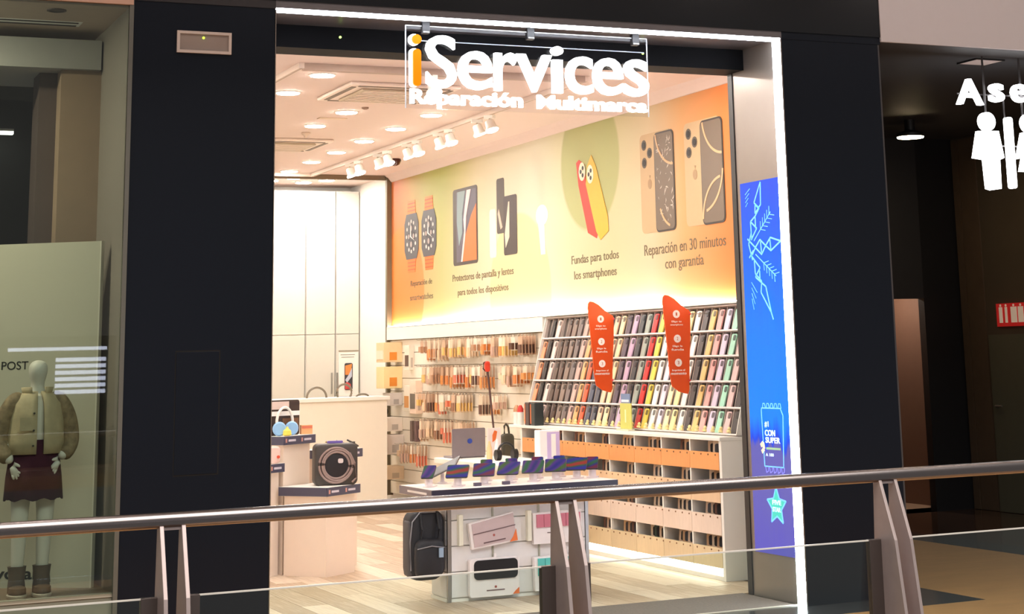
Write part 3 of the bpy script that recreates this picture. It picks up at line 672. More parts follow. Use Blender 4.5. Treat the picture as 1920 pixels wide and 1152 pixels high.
B(1.632, 2.673, 1.55, 1.87, 0, .02).build('base', WHITE, gd)
B(1.45, 2.80, 1.33, 1.97, .70, .744).build('top', M('top_white', (246, 238, 232), .3), gd)
B(1.445, 2.805, 1.322, 1.33, .69, .742).build('edge_strip', NAVY, gd)
B(1.442, 1.45, 1.33, 1.97, .69, .742).build('edge_strip', GREYS, gd)
B(1.4405, 1.442, 1.42, 1.80, .708, .722).build('edge_print', M('edge_print', (226, 216, 210)), gd)
B(2.80, 2.806, 1.33, 1.97, .69, .742).build('edge_strip', NAVY, gd)
# phones on white stands
def screen_mat(name, cols, ang):
    m = M(name, cols[0], .5, var=0, spec=.08); nt = m.node_tree; b = nt.nodes['Principled BSDF']
    tc = nt.nodes.new('ShaderNodeTexCoord'); mp = nt.nodes.new('ShaderNodeMapping'); mp.inputs['Rotation'].default_value = (0, 0, ang)
    wv = nt.nodes.new('ShaderNodeTexWave'); wv.inputs['Scale'].default_value = 3.2; wv.inputs['Distortion'].default_value = 5
    cr = nt.nodes.new('ShaderNodeValToRGB')
    while len(cr.color_ramp.elements) < len(cols): cr.color_ramp.elements.new(.5)
    for i, c in enumerate(cols): cr.color_ramp.elements[i].position = i / (len(cols) - 1)
    for i, c in enumerate(cols): cr.color_ramp.elements[i].color = (*L3(c), 1)
    nt.links.new(tc.outputs['Object'], mp.inputs[0]); nt.links.new(mp.outputs[0], wv.inputs['Vector']); nt.links.new(wv.outputs['Fac'], cr.inputs[0])
    nt.links.new(cr.outputs[0], b.inputs['Base Color']); nt.links.new(cr.outputs[0], b.inputs['Emission Color']); b.inputs['Emission Strength'].default_value = .06; return m
SCR = [screen_mat('screen_violet', [(20, 22, 84), (66, 22, 100), (20, 70, 36)], .3), screen_mat('screen_green', [(20, 70, 36), (20, 22, 104), (84, 20, 40)], 1.0),
       screen_mat('screen_blue', [(18, 22, 96), (56, 26, 106), (44, 72, 20)], .7), screen_mat('screen_rainbow', [(120, 22, 22), (18, 66, 36), (24, 20, 110)], 1.3)]
STW = M('stand_white', (244, 228, 226), .35)
def demo_phone(x, y, z, rot, tilt, si, label, w=.085, h=.165):
    t = thing('demo_phone', label, 'phone', (0, 0, 0), None)
    MB().lathe([(.042, 0), (.042, .006), (.028, .012), (.026, .078), (.020, .082)], (0, 0, 0), 14).build('stand', STW, t, smooth=True)
    R_ = Matrix.Translation((0, 0, .098)) @ Matrix.Rotation(tilt, 4, 'X')
    bd_ = MB().prism(rrect(-w/2, w/2, -h/2, h/2, .012, 3), 'z', -.004, .004).build('body', BLACKPL, t, xf=R_)
    MB().prism(rrect(-w/2 + .003, w/2 - .003, -h/2 + .003, h/2 - .003, .010, 3), 'z', .0035, .0048).build('screen', SCR[si], bd_, xf=R_)
    MB().tube([(.0, .03, .006), (.03, .05, .004), (.04, .08, .004)], .004, 6).build('cable', STW, t)
    t.location = (x, y, z); t.rotation_euler = (0, 0, rot); return t
zt = .744
lab = ['demo phone on a white stand at the bag end of the island', 'demo phone with a red blue screen on a white stand', 'second demo phone along from the bag end of the island', 'demo phone with a purple and green screen on its stand',
       'demo phone with a blue violet screen on its stand', 'demo phone with a pale glint on its dark screen', 'demo phone with a red green blue screen on its stand', 'small demo phone at the rack end of the island']
xs_ = [1.53, 1.70, 1.90, 2.09, 2.28, 2.46, 2.63, 2.76]
for i, x in enumerate(xs_):
    demo_phone(x, 1.50 + .02 * i if i else 1.62, zt, -.55 + .05 * (i % 3), .52, [0, 3, 1, 2, 0, 2, 3, 1][i], lab[i], w=.15 if 0 < i < 7 else .085, h=.15 if 0 < i < 7 else .15)
for i, (x, y, si) in enumerate(((2.05, 1.87, 2), (2.24, 1.86, 0), (2.44, 1.87, 1), (2.62, 1.88, 3))):
    demo_phone(x, y, zt, -.4 + .1 * (i % 2), .6, si, 'demo phone in the back row of the display island', h=.15)['group'] = 'back row demo phones on the island'
for i, (x, y) in enumerate(((1.80, 1.46), (2.0, 1.44))):
    tag(B(x, x + .05, y, y + .03, zt, zt + .022).build('price_card', M('card_grey', (90, 80, 96), .5), bevel=.002), ['tiny dark price card beside the red blue demo phone', 'tiny dark price card between the demo phones'][i], 'price card')
te = thing('tablet_easel', 'dark tablet lying on a white easel at the back of the island', 'tablet', (1.74, 1.93, zt))
Q = Matrix.Translation((1.74, 1.90, zt + .10)) @ Matrix.Rotation(-.6, 4, 'Z') @ Matrix.Rotation(.35, 4, 'X') @ Matrix.Rotation(-.45, 4, 'Y')
tb_ = MB().prism(rrect(-.12, .12, -.085, .085, .012, 3), 'z', -.005, .005).build('tablet_body', M('tablet_grey', (84, 80, 78), .4), te, xf=Q)
MB().prism(rrect(-.11, .11, -.076, .076, .008, 3), 'z', .0045, .006).build('screen', M('tablet_dark', (40, 42, 48), .4), tb_, xf=Q)
MB().lathe([(.035, 0), (.035, .006), (.014, .012), (.012, .09)], (1.74, 1.92, zt), 12).build('easel', STW, te, smooth=True)
# goods hanging on the island front
def sleeve(pts, y, mt, label, name='tablet_sleeve'):
    xs, zs = zip(*pts); t = thing(name, label, 'packaging', (sum(xs) / len(xs), y, min(zs)))
    MB().prism(pts, 'y', y - .035, y + .006).build('pack', mt, t, bevel=.003); return t
PKW = M('pack_white', (240, 232, 228), .4); PKM = M('pack_mauve', (204, 182, 180), .45); ORG = M('pack_orange', (232, 120, 60), .45)
t = sleeve([(1.79, .33), (2.12, .37), (2.09, .56), (1.765, .50)], 1.527, PKW, 'tilted mauve tablet sleeve in white packaging on the island')
MB().prism([(1.805, .345), (2.11, .383), (2.086, .552), (1.785, .495)], 'y', 1.486, 1.492).build('sleeve_face', PKM, t)
MB().prism([(1.796, .425), (2.10, .472), (2.10, .478), (1.796, .431)], 'y', 1.483, 1.487).build('fold_line', M('fold', (120, 96, 96), .5), t)
MB().prism(circ(1.945, .418, .008, 10), 'y', 1.483, 1.487).build('emblem', M('emblem_red', (170, 90, 80), .5), t)
MB().prism([(2.06, .367), (2.118, .374), (2.106, .45), (2.085, .40)], 'y', 1.483, 1.487).build('corner', ORG, t)
B(1.87, 2.03, 1.4835, 1.487, .376, .384).build('text_line', M('pack_text', (110, 84, 84), .5), t, xf=Matrix.Translation((1.95, 0, .38)) @ Matrix.Rotation(-.13, 4, 'Y') @ Matrix.Translation((-1.95, 0, -.38)))
t = sleeve(rrect(1.77, 2.13, .022, .272, .02), 1.527, PKW, 'white laptop case pack with a black top half on the island')
MB().prism(rrect(1.80, 2.115, .135, .26, .03), 'y', 1.484, 1.492).build('black_window', BLACKPL, t)
MB().prism(circ(1.955, .085, .008, 10), 'y', 1.486, 1.492).build('emblem', MATS['emblem_red'], t)
B(1.89, 2.02, 1.489, 1.492, .060, .067).build('text_line', MATS['pack_text'], t)
MB().prism([(2.08, .03), (2.125, .03), (2.125, .07), (2.10, .05)], 'y', 1.487, 1.492).build('corner', ORG, t)
B(1.95, 1.965, 1.50, 1.51, .272, .30).build('hang_tab', PKW, t)
def pile(x0, x1, z0, z1, zc, col, label):
    t = sleeve([(x0, z0), (x1, z0), (x1, z1), (x0 - .005, z1 - .01)], 1.527, PKW, label, 'case_pack')
    for k in range(6):
        a = x0 + .02 + (x1 - x0 - .03) * k / 6; b_ = a + (x1 - x0 - .03) / 6 - .004
        B(a, b_, 1.482, 1.492, zc, z1 - .02).build('fabric_strip', M('fab_%d_%d_%d' % col, col, .6), t)
    B(x0 + .10, x0 + .15, 1.489, 1.492, z0 + .07, z0 + .075).build('text_line', MATS['pack_text'], t)
pile(2.24, 2.60, .335, .55, .445, (206, 120, 136), 'tablet case pack with dusty pink strips on the island')
pile(2.245, 2.60, .03, .262, .13, (92, 190, 180), 'tablet case pack with turquoise strips on the island')
for x in (1.70, 2.20):
    tag(B(x, x + .03, 1.50, 1.543, .36, .56).build('cable_pack', M('pack_cream', (236, 232, 210), .5), bevel=.003), ['slim cream pack hooked between the bag and the mauve sleeve', 'slim cream pack hooked between the mauve sleeve and the pink pack'][x > 2], 'packaging')
# black backpack hanging at the island end
bp = thing('backpack', 'black backpack hanging from the end of the display island', 'backpack', (1.52, 1.60, .15))
prof = [(.02, .0), (.10, .0), (.135, .02), (.145, .08), (.14, .28), (.125, .36), (.09, .41), (.05, .43), (.02, .43)]
BAG = M('bag_black', (34, 34, 38), .55, var=.15, scale=20, bump=.2); BAG2 = M('bag_grey', (74, 72, 74), .6, var=.15, scale=20)
def bagbox(x0, x1, y0, y1, z0, z1, r, name, mt, par):
    return MB().prism(rrect(x0, x1, z0, z1, r), 'y', y0, y1).build(name, mt, par, bevel=min(.03, (y1 - y0) * .4), smooth=True)
mb_ = bagbox(1.37, 1.62, 1.55, 1.72, .15, .60, .08, 'main_body', BAG, bp)
pk_ = bagbox(1.39, 1.60, 1.49, 1.56, .17, .42, .06, 'front_pocket', BAG, bp)
bagbox(1.365, 1.41, 1.56, 1.68, .18, .54, .02, 'side_gusset', BAG2, bp)
MB().tube([(1.50, 1.62, .59), (1.50, 1.60, .635), (1.535, 1.60, .645), (1.56, 1.62, .59)], .010, 8).build('top_handle', BAG, bp, smooth=True)
for x in (1.44, 1.56): MB().tube([(x, 1.545, .58), (x + .01, 1.525, .48), (x, 1.53, .36)], .010, 8).build('strap', BAG, bp, smooth=True)
MB().tube([(1.40, 1.487, .36), (1.50, 1.483, .375), (1.59, 1.487, .36)], .004, 6).build('zip', M('zip_grey', (140, 138, 140), .4, .5), pk_)
MB().tube([(1.375, 1.545, .22), (1.37, 1.545, .40), (1.385, 1.545, .53), (1.44, 1.548, .588), (1.55, 1.548, .588)], .005, 6).build('zip', MATS['zip_grey'], mb_)
B(1.55, 1.58, 1.478, 1.49, .30, .36).build('zip_tag', M('tag_blue', (150, 170, 190), .5), pk_)
MB().tube([(1.50, 1.6, .64), (1.56, 1.6, .66), (1.634, 1.6, .655)], .004, 6).build('peg', ALU, bp)

# second table behind it, with a laptop and other goods
t2 = thing('display_table', 'white display table deeper inside the shop behind the island', 'table', (3.1, 4.2, 0))
B(2.80, 3.38, 3.35, 4.98, .70, .744).build('table_top', WHITE, t2, bevel=.004); B(2.84, 3.34, 3.40, 4.93, .0, .70).build('cabinet_base', CREAM, t2)
lp = thing('laptop', 'open grey laptop seen from behind with a blue dot on its lid', 'laptop', (3.02, 4.66, zt))
GREYL = M('laptop_grey', (132, 124, 130), .4, .3)
B(2.86, 3.165, 4.69, 4.90, zt, zt + .016).build('keyboard_deck', GREYL, lp, bevel=.004)
lid = MB().prism(rrect(2.86, 3.165, zt + .01, .992, .012), 'y', 4.680, 4.692).build('lid', GREYL, lp)
MB().prism(circ(3.02, .885, .022, 18), 'y', 4.676, 4.681).build('lid_dot', M('dot_blue', (40, 70, 160), .3), lid)
wb = thing('white_device', 'tall white device with a lilac stripe standing on the far table', 'device', (3.23, 3.5, zt))
B(3.145, 3.325, 3.45, 3.56, zt, 1.0).build('case', M('device_white', (252, 250, 255), .3), wb, bevel=.006)
B(3.21, 3.32, 3.446, 3.451, .77, .985).build('stripe', M('device_lilac', (206, 190, 236), .3), wb)
B(3.245, 3.285, 3.443, 3.447, .79, .97).build('insert', M('device_insert', (250, 250, 252), .3), wb)
for i, (x, y, h, col, lb) in enumerate(((3.05, 4.3, .15, (240, 200, 150), 'small cream bottle shaped speaker beside the laptop'), (3.10, 4.25, .17, (250, 246, 244), 'slim white bottle shaped speaker beside the laptop'))):
    tag(MB().lathe([(.022, 0), (.026, .02), (.022, h * .6), (.012, h * .85), (.010, h)], (x, y, zt), 14).build('speaker', M('spk_%d' % i, col, .4), smooth=True), lb, 'speaker')
hp = thing('headphones', 'black over-ear headphones lying on the far table', 'headphones', (3.12, 4.1, zt))
MB().tube([(3.12 + .075 * math.cos(a), 4.1, zt + .055 + .085 * math.sin(a)) for a in [PI * k / 12 for k in range(13)]], .010, 8).build('band', BLACKPL, hp, smooth=True)
for s_ in (-1, 1): MB().cyl((3.12 + s_ * .075 - .02, 4.1, zt + .045), .044, .04, 'x', 16).build('ear_cup', BLACKPL, hp, smooth=True)
bk = thing('shoulder_bag', 'small dark olive bag hanging on a hook of the slat wall', 'bag', (3.95, 6.08, .66))
OLV = M('bag_olive', (70, 66, 54), .6)
MB().prism(rrect(3.885, 4.01, .66, .87, .04), 'y', 6.04, 6.12).build('bag_body', OLV, bk, bevel=.015); MB().tube([(3.92, 6.08, .86), (3.92, 6.08, .94), (3.935, 6.08, .96), (3.96, 6.08, .935), (3.97, 6.08, .86)], .011).build('handle', OLV, bk, smooth=True)
MB().prism(rrect(3.90, 3.995, .67, .76, .02), 'y', 6.02, 6.042).build('pocket', OLV, bk)
MB().tube([(3.92, 6.08, .955), (4.07, 6.08, .955)], .004, 6).build('hook', ALU, bk)
wk = thing('orange_pack', 'slim white pack with an orange leaf print beside the laptop', 'packaging', (3.33, 4.85, zt))
B(3.24, 3.36, 4.80, 4.83, zt, .98).build('pack', PKW, wk); MB().prism([(3.28, .86), (3.31, .88), (3.325, .95), (3.30, .96), (3.28, .92)], 'y', 4.796, 4.801).build('leaf', ORG, wk)
# card reader pole
po = thing('pole_sign', 'thin dark pole with a red loop top standing before the slat wall', 'stand', (3.40, 5.1, 0))
MB().tube([(3.40, 5.1, 0.01), (3.44, 5.1, .7), (3.37, 5.1, 1.40), (3.36, 5.1, 1.47)], [.009, .009, .010, .012], 8).build('pole', M('pole_brown', (96, 70, 66), .4), po, smooth=True)
MB().cyl((3.40, 5.1, 0), .10, .012, 'z', 18).build('base', DARK, po)
MB().prism(rrect(3.335, 3.385, 1.46, 1.555, .02), 'y', 5.085, 5.115).build('red_head', M('red_head', (224, 70, 48), .35), po, bevel=.008)
MB().tube([(3.345, 5.1, 1.55), (3.325, 5.1, 1.54), (3.32, 5.1, 1.49), (3.345, 5.1, 1.465)], .006, 6).build('loop', M('loop_dark', (80, 40, 40), .4), po)

# ------------------------------------------------------------------ stepped display blocks beside the left pier
PINK = M('block_pink', (240, 222, 206), .45, var=.02); STRIPN = M('strip_navy', (74, 74, 96), .4)
def rotbox(name, c, a, u, v, z0, z1, mt, par, bevel=0):
    """box with a corner at c, u long along angle a, v deep"""
    xf = Matrix.Translation((c[0], c[1], 0)) @ Matrix.Rotation(a, 4, 'Z')
    return B(0, u, 0, v, z0, z1).build(name, mt, par, xf=xf, bevel=bevel)
A = math.radians(36)
def display_block(c, u, v, z1, label, over=.03, strip=.068, back=0):
    t = thing('display_block', label, 'display stand', (c[0], c[1], 0))
    rotbox('body', c, A, u, v, 0, z1 - strip, PINK, t)
    co = (c[0] - over * math.cos(A) + over * math.sin(A), c[1] - over * math.sin(A) - over * math.cos(A))
    rotbox('top', co, A, u + 2 * over, v + 2 * over, z1 - strip, z1, WHITE, t)
    d = .004; c2 = (co[0] + d * math.sin(A), co[1] - d * math.cos(A))
    rotbox('front_strip', c2, A, u + 2 * over, d, z1 - strip + .002, z1 - .002, STRIPN, t)
    c3 = (co[0] - d * math.cos(A), co[1] - d * math.sin(A))
    rotbox('side_strip', c3, A, d, v + 2 * over, z1 - strip + .002, z1 - .002, STRIPN, t)
    n = max(2, int(u / .14))
    for k in range(n):
        p = (k + .25) * (u + 2 * over) / n
        c4 = (c2[0] + p * math.cos(A) + .0015 * math.sin(A), c2[1] + p * math.sin(A) - .0015 * math.cos(A))
        rotbox('strip_print', c4, A, .09, .0015, z1 - strip * .62, z1 - strip * .38, M('strip_print', (214, 208, 220), .5), t)
        c5 = (c4[0] - .035 * math.cos(A), c4[1] - .035 * math.sin(A))
        rotbox('strip_mark', c5, A, .018, .0015, z1 - strip * .72, z1 - strip * .28, M('strip_mark', (206, 150, 140), .5), t)
    return t
display_block((1.36, 3.42), .36, .40, .655, 'low white display block with a navy edge carrying the black speaker')
display_block((1.58, 3.93), .30, .30, .90, 'middle white display block with a navy edge behind the speaker')
display_block((.72, 3.52), .46, .22, .83, 'white display ledge with a navy edge beside the left pier')
display_block((1.13, 3.80), .33, .50, 1.03, 'tall white display block with a navy edge holding the headphones')
# black speaker with coiled cable
sk = thing('party_speaker', 'square black speaker with a coiled grey cable on the low block', 'speaker', (1.47, 3.62, .655))
F = Matrix.Translation((1.50, 3.66, .655)) @ Matrix.Rotation(math.radians(-9), 4, 'Z')
SKM = M('speaker_shell', (66, 60, 56), .5)
MB().prism(rrect(-.165, .165, 0, .31, .04), 'y', -.09, .09).build('shell', SKM, sk, xf=F, bevel=.012, smooth=True)
MB().lathe([(.085, 0), (.09, -.008), (.06, -.012), (.01, -.014)], (0, -.092, .145), 28, 'y').build('cone', M('cone_black', (30, 24, 28), .5), sk, xf=F, smooth=True)
for r_, dx in ((.098, 0), (.115, .005), (.13, -.004)):
    MB().tube([(dx + r_ * math.cos(2 * PI * k / 32), -.098, .15 + r_ * math.sin(2 * PI * k / 32)) for k in range(32)], .009, 8, True).build('cable_loop', M('cable_grey', (150, 128, 122), .5), sk, xf=F, smooth=True)
MB().tube([(.10, -.10, .24), (.14, -.102, .16), (.15, -.10, .05), (.12, -.10, .02)], .008, 8).build('cable_end', MATS['cable_grey'], sk, xf=F, smooth=True)
MB().prism(rrect(.01, .05, .165, .20, .012), 'y', -.110, -.104).build('cone_tag', M('tag_pale', (220, 206, 204), .4), sk, xf=F)
MB().prism(rrect(-.06, .06, .312, .33, .008), 'y', -.02, .02).build('handle', M('handle_violet', (120, 100, 180), .4), sk, xf=F)
# goods on the tall block
pb = thing('toy_box', 'dark product box with a white band on the tall display block', 'box', (1.2, 3.95, 1.03))
F2 = Matrix.Translation((1.20, 3.97, 1.03)) @ Matrix.Rotation(A * .5, 4, 'Z')
MB().prism(rrect(-.19, .12, 0, .27, .02), 'y', 0, .14).build('carton', M('toy_dark', (62, 50, 46), .4), pb, xf=F2)
B(-.191, .121, -.003, .0, .15, .185).build('band', PRINTW, pb, xf=F2); B(-.18, .02, -.004, .0, .20, .26).build('label_print', M('toy_pink', (222, 200, 190), .4), pb, xf=F2)
B(-.04, .11, -.004, .0, .04, .13).build('picture', M('toy_brown', (120, 84, 60), .5), pb, xf=F2)
h2 = thing('headphones', 'white headphones with pale blue ear cups on the tall display block', 'headphones', (1.20, 3.83, 1.03))
MB().tube([(1.17 + .072 * math.cos(a), 3.915 + .03 * math.cos(a), 1.13 + .115 * math.sin(a)) for a in [PI * k / 14 for k in range(15)]], .011, 8).build('band', WHITE, h2, smooth=True)
for s_ in (-1, 1):
    MB().lathe([(.05, 0), (.055, -.02), (.045, -.035), (.015, -.036)], (1.17 + s_ * .055, 3.91 + s_ * .02, 1.084), 18, 'y').build('ear_cup', M('cup_blue', (150, 196, 240), .4), h2, smooth=True)
tag(MB().lathe([(.02, 0), (.035, .008), (.03, .04), (.012, .055), (.008, .07)], (1.165, 3.825, .83), 14).build('earbud_case', M('yellow_case', (240, 216, 90), .4), smooth=True), 'small yellow gadget in front of the blue headphones', 'gadget').location.z = 1.03
ob = thing('orange_box', 'small orange and red carton on the tall display block', 'box', (1.42, 4.05, 1.03))
B(1.33, 1.42, 4.0, 4.05, 1.03, 1.10).build('carton', M('carton_orange', (246, 176, 120), .5), ob); B(1.333, 1.417, 3.997, 4.001, 1.075, 1.095).build('print', M('carton_red', (220, 120, 90), .5), ob)
for i, (x, y, lb) in enumerate(((1.58, 4.02, 'small gold drone toy on the middle display block'), (1.69, 4.10, 'small folded black bracket on the middle display block'), (1.80, 4.16, 'long folded black bracket on the middle display block'))):
    t = thing('phone_bracket', lb, 'gadget', (x, y, .90)); mt = M('bracket_%d' % i, [(150, 130, 80), (110, 80, 66), (60, 54, 50)][i], .4)
    MB().tube([(x - .045, y, .965), (x, y - .01, .94), (x + .05, y, .912)], .008, 6).build('arm', mt, t); MB().cyl((x, y, .90), .018, .04, 'z', 10).build('foot', mt, t); B(x - .02, x + .02, y - .012, y + .004, .925, .95).build('clamp', mt, t)
for i, (x, col, lb) in enumerate(((.86, (236, 226, 200), 'cream soft toy pack on the ledge by the pier'), (1.02, (240, 206, 196), 'pale pink pouch on the ledge by the pier'))):
    t = thing('gift_pack', lb, 'packaging', (x, 3.72, .83)); MB().prism(rrect(x - .06, x + .07, .83, .96, .03), 'y', 3.68 + i * .05, 3.74 + i * .05).build('pouch', M('pouch_%d' % i, col, .5), t, bevel=.015)
    MB().prism(circ(x + .05, .88, .012, 10), 'y', 3.672 + i * .05, 3.682 + i * .05).build('dot', M('dot_red', (226, 80, 50), .5), t); MB().prism(circ(x - .02, .90, .010, 10), 'y', 3.672 + i * .05, 3.682 + i * .05).build('dot', M('dot_olive', (120, 116, 80), .5), t)
ly = thing('lanyard', 'navy wrist strap with a green ring on a stand beside the left pier', 'lanyard', (1.06, 4.1, 1.03))
MB().prism([(1.0, 1.30), (1.06, 1.30), (1.075, 1.50), (1.02, 1.52)], 'y', 4.10, 4.13).build('strap', M('strap_navy', (70, 84, 110), .5), ly)
MB().tube([(1.09 + .018 * math.cos(2*PI*k/16), 4.11, 1.56 + .03 * math.sin(2*PI*k/16)) for k in range(16)], .006, 6, True).build('ring', M('ring_green', (110, 140, 130), .4), ly)
MB().tube([(1.05, 4.12, 1.03), (1.055, 4.12, 1.33)], .008, 6).build('post', ALU, ly); MB().tube([(1.085, 4.11, 1.53), (1.06, 4.115, 1.48)], .005, 6).build('cord', MATS['ring_green'], ly)

# ------------------------------------------------------------------ service counter at the back
ct = thing('service_counter', 'tall plain white service counter at the back of the shop', 'counter', (2.7, 9.1, 0))
B(1.6, 3.70, 8.9, 9.35, 0, 1.16).build('front_panel', CREAM, ct); B(1.58, 3.73, 8.88, 9.40, 1.16, 1.20).build('worktop', WHITE, ct, bevel=.004)
for i, (x, r_, lb) in enumerate(((2.98, .11, 'grey headband arch resting on the service counter'), (3.29, .085, 'dark round hoop standing on the service counter'))):
    tag(MB().tube([(x + r_ * math.cos(a), 9.15, 1.20 + (.0 if i == 0 else r_ * .6) + r_ * math.sin(a)) for a in [(-.0 if i == 0 else -.65) + (PI + (0 if i == 0 else 1.3)) * k / 24 for k in range(25)]], .012, 8).build('headband', M('hoop_grey', (122, 112, 96), .4), smooth=True), lb, 'headband')
tag(MB().tube([(3.50 + .07 * math.cos(a), 9.15, 1.195 + .03 * math.sin(a)) for a in [PI * k / 12 for k in range(13)]], .010, 8).build('phone_grip', MATS['hoop_grey'], smooth=True), 'small flat grey arch at the wall end of the service counter', 'gadget')

# ------------------------------------------------------------------ hanging shop sign
sg = thing('shop_sign', 'clear hanging panel with glowing white iServices lettering over the shop entrance', 'sign', (1.70, .18, 3.10))
YS_ = .17
B(.872, 2.545, .176, .184, 3.105, 3.625).build('acrylic_panel', ACRYL, sg)
EDG = M('acrylic_edge', (200, 205, 210), .2, var=0)
for a in ((.868, .873, 3.105, 3.625), (2.544, 2.549, 3.105, 3.625)): B(a[0], a[1], .175, .185, a[2], a[3]).build('panel_edge', EDG, sg)
B(.872, 2.545, .175, .185, 3.62, 3.626).build('panel_edge', EDG, sg)
B(.95, 2.53, .186, .192, 3.53, 3.535).build('cable_rail', M('rail_pale', (190, 200, 216), .3), sg)
for x in (1.0, 1.71, 2.46):
    b_ = B(x - .025, x + .025, .16, .20, 3.575, 3.65).build('bracket', DARK, sg, bevel=.003); B(x - .02, x + .02, .157, .161, 3.58, 3.588).build('bracket_lip', ALU, b_)
def glyph(ch, x0, x1, z0, z1, mt, d=.035, bold=.008):
    return text('letter', ch, mt, sg, 'front', x0, x1, z0, z1, YS_ + .004, d, bold)
for ch, x0, x1, z0, z1 in (('S', .995, 1.195, 3.234, 3.565), ('e', 1.208, 1.435, 3.234, 3.477), ('r', 1.452, 1.61, 3.234, 3.477), ('v', 1.60, 1.845, 3.234, 3.474), ('i', 1.845, 1.925, 3.234, 3.535),
                           ('c', 1.945, 2.135, 3.234, 3.477), ('e', 2.138, 2.352, 3.234, 3.477), ('s', 2.362, 2.538, 3.234, 3.477)):
    glyph(ch, x0, x1, z0, z1, LETTER)
def pill(x0, x1, z0, z1, y0, y1): return MB().prism(rrect(x0, x1, z0, z1, min(x1 - x0, z1 - z0) * .45), 'y', y0, y1)
pill(.888, .948, 3.235, 3.475, .150, .172).build('letter', LETTER, sg); pill(.905, .956, 3.238, 3.47, .132, .151).build('letter', LETTERO, sg)
MB().prism(circ(.918, 3.53, .036), 'y', .150, .172).build('letter', LETTER, sg); MB().prism(circ(.929, 3.531, .030), 'y', .132, .151).build('letter', LETTERO, sg)
text('small_lettering', 'Reparación', LETTER, sg, 'front', .893, 1.645, 3.105, 3.225, YS_ + .004, .02, .03)
text('small_lettering', 'Multimarca', LETTER, sg, 'front', 1.745, 2.53, 3.13, 3.218, YS_ + .004, .02, .03)

# ------------------------------------------------------------------ video screen in the reveal
vsn = thing('video_screen', 'tall lit blue screen with a snowflake set in the metal reveal', 'screen', (3.46, .33, .27))
def vmat():
    m = M('screen_blue_lit', (20, 90, 235), .6, var=0, spec=.15); nt = m.node_tree; b = nt.nodes['Principled BSDF']; N = nt.nodes.new; Lk = nt.links.new
    ge = N('ShaderNodeNewGeometry'); sep = N('ShaderNodeSeparateXYZ'); Lk(ge.outputs['Position'], sep.inputs[0])
    no = N('ShaderNodeTexNoise'); no.inputs['Scale'].default_value = 9; cm = N('ShaderNodeCombineXYZ'); Lk(sep.outputs['Y'], cm.inputs[0]); Lk(cm.outputs[0], no.inputs['Vector'])
    ma = N('ShaderNodeMath'); ma.operation = 'MULTIPLY_ADD'; ma.inputs[1].default_value = .45; Lk(no.outputs['Fac'], ma.inputs[0]); Lk(sep.outputs['Z'], ma.inputs[2])
    mr = N('ShaderNodeMapRange'); mr.inputs[1].default_value = .3; mr.inputs[2].default_value = 2.95; Lk(ma.outputs[0], mr.inputs[0])
    cr = N('ShaderNodeValToRGB'); r = cr.color_ramp; st = [(0, (92, 84, 190)), (.25, (104, 98, 176)), (.335, (100, 96, 178)), (.35, (20, 70, 225)), (.40, (0, 132, 255)), (.62, (0, 124, 255)), (.8, (14, 104, 246)), (1, (46, 86, 240))]
    while len(r.elements) < len(st): r.elements.new(.5)
    for e, (p, c) in zip(r.elements, st): e.position = p
    for e, (p, c) in zip(r.elements, st): e.color = (*L3(c), 1)
    Lk(mr.outputs[0], cr.inputs[0]); Lk(cr.outputs[0], b.inputs['Emission Color']); b.inputs['Emission Strength'].default_value = 1.15; b.inputs['Base Color'].default_value = (.01, .01, .015, 1); return m
B(3.458, 3.4648, .088, .605, .285, 2.722).build('display', vmat(), vsn)
FL = M('flake_line', (120, 196, 255), emit=.75, ecol=(110, 190, 255), var=0)
def stroke(pts, w, mt, name='snowflake_line', closed=False):
    mb = MB(); n = len(pts)
    for i in range(n if closed else n - 1):
        (y0, z0), (y1, z1) = pts[i], pts[(i + 1) % n]; dy, dz = y1 - y0, z1 - z0; l_ = math.hypot(dy, dz) or 1; ny, nz = -dz / l_ * w / 2, dy / l_ * w / 2
        mb.prism([(y0 + ny, z0 + nz), (y1 + ny, z1 + nz), (y1 - ny, z1 - nz), (y0 - ny, z0 - nz)], 'x', 3.4555, 3.458)
    return mb.build(name, mt, vsn)
def S(px, py):      # snowflake drawing space: 0..360 across, 0..1100 down -> screen plane
    return (.603 - px / 350 * .505, 2.715 - (py - 70) / 1080 * .99)
for line in ([(190, 75), (125, 220), (170, 265), (130, 320), (85, 355), (140, 410), (85, 490)], [(190, 75), (185, 240), (130, 300), (135, 235), (165, 265)], [(130, 320), (130, 410)], [(85, 355), (90, 490)],
             [(50, 480), (120, 550), (165, 495), (215, 545), (260, 490), (350, 525), (260, 585), (215, 545), (175, 605), (120, 550), (90, 600)], [(170, 510), (175, 590)], [(255, 500), (260, 575)],
             [(60, 620), (100, 570)], [(75, 600), (155, 700), (110, 765), (200, 840), (240, 1030), (155, 880), (165, 800), (110, 740), (105, 640)], [(150, 720), (150, 790)], [(240, 1030), (255, 1080)], [(90, 430), (60, 520), (90, 640)]):
    stroke([S(*p) for p in line], .011, FL)
for a, b_ in (((110, 500), (270, 305)), ((120, 600), (295, 770))):
    stroke([S(*a), S(*b_)], .007, FL)
    for k in range(5):
        f_ = .4 + k * .13; p = (a[0] + (b_[0] - a[0]) * f_, a[1] + (b_[1] - a[1]) * f_); up = b_[1] < a[1]
        stroke([S(*p), S(p[0] + 45, p[1] + (12 if up else -10))], .005, FL); stroke([S(*p), S(p[0] + (2 if up else 4), p[1] + (-60 if up else 55))], .005, FL)
for k in range(4): stroke([S(45, 150 + k * 30), S(90 - k * 8, 110 + k * 34)], .004, FL); stroke([S(70, 800 + k * 40), S(120 - k * 12, 880 + k * 40)], .004, FL)
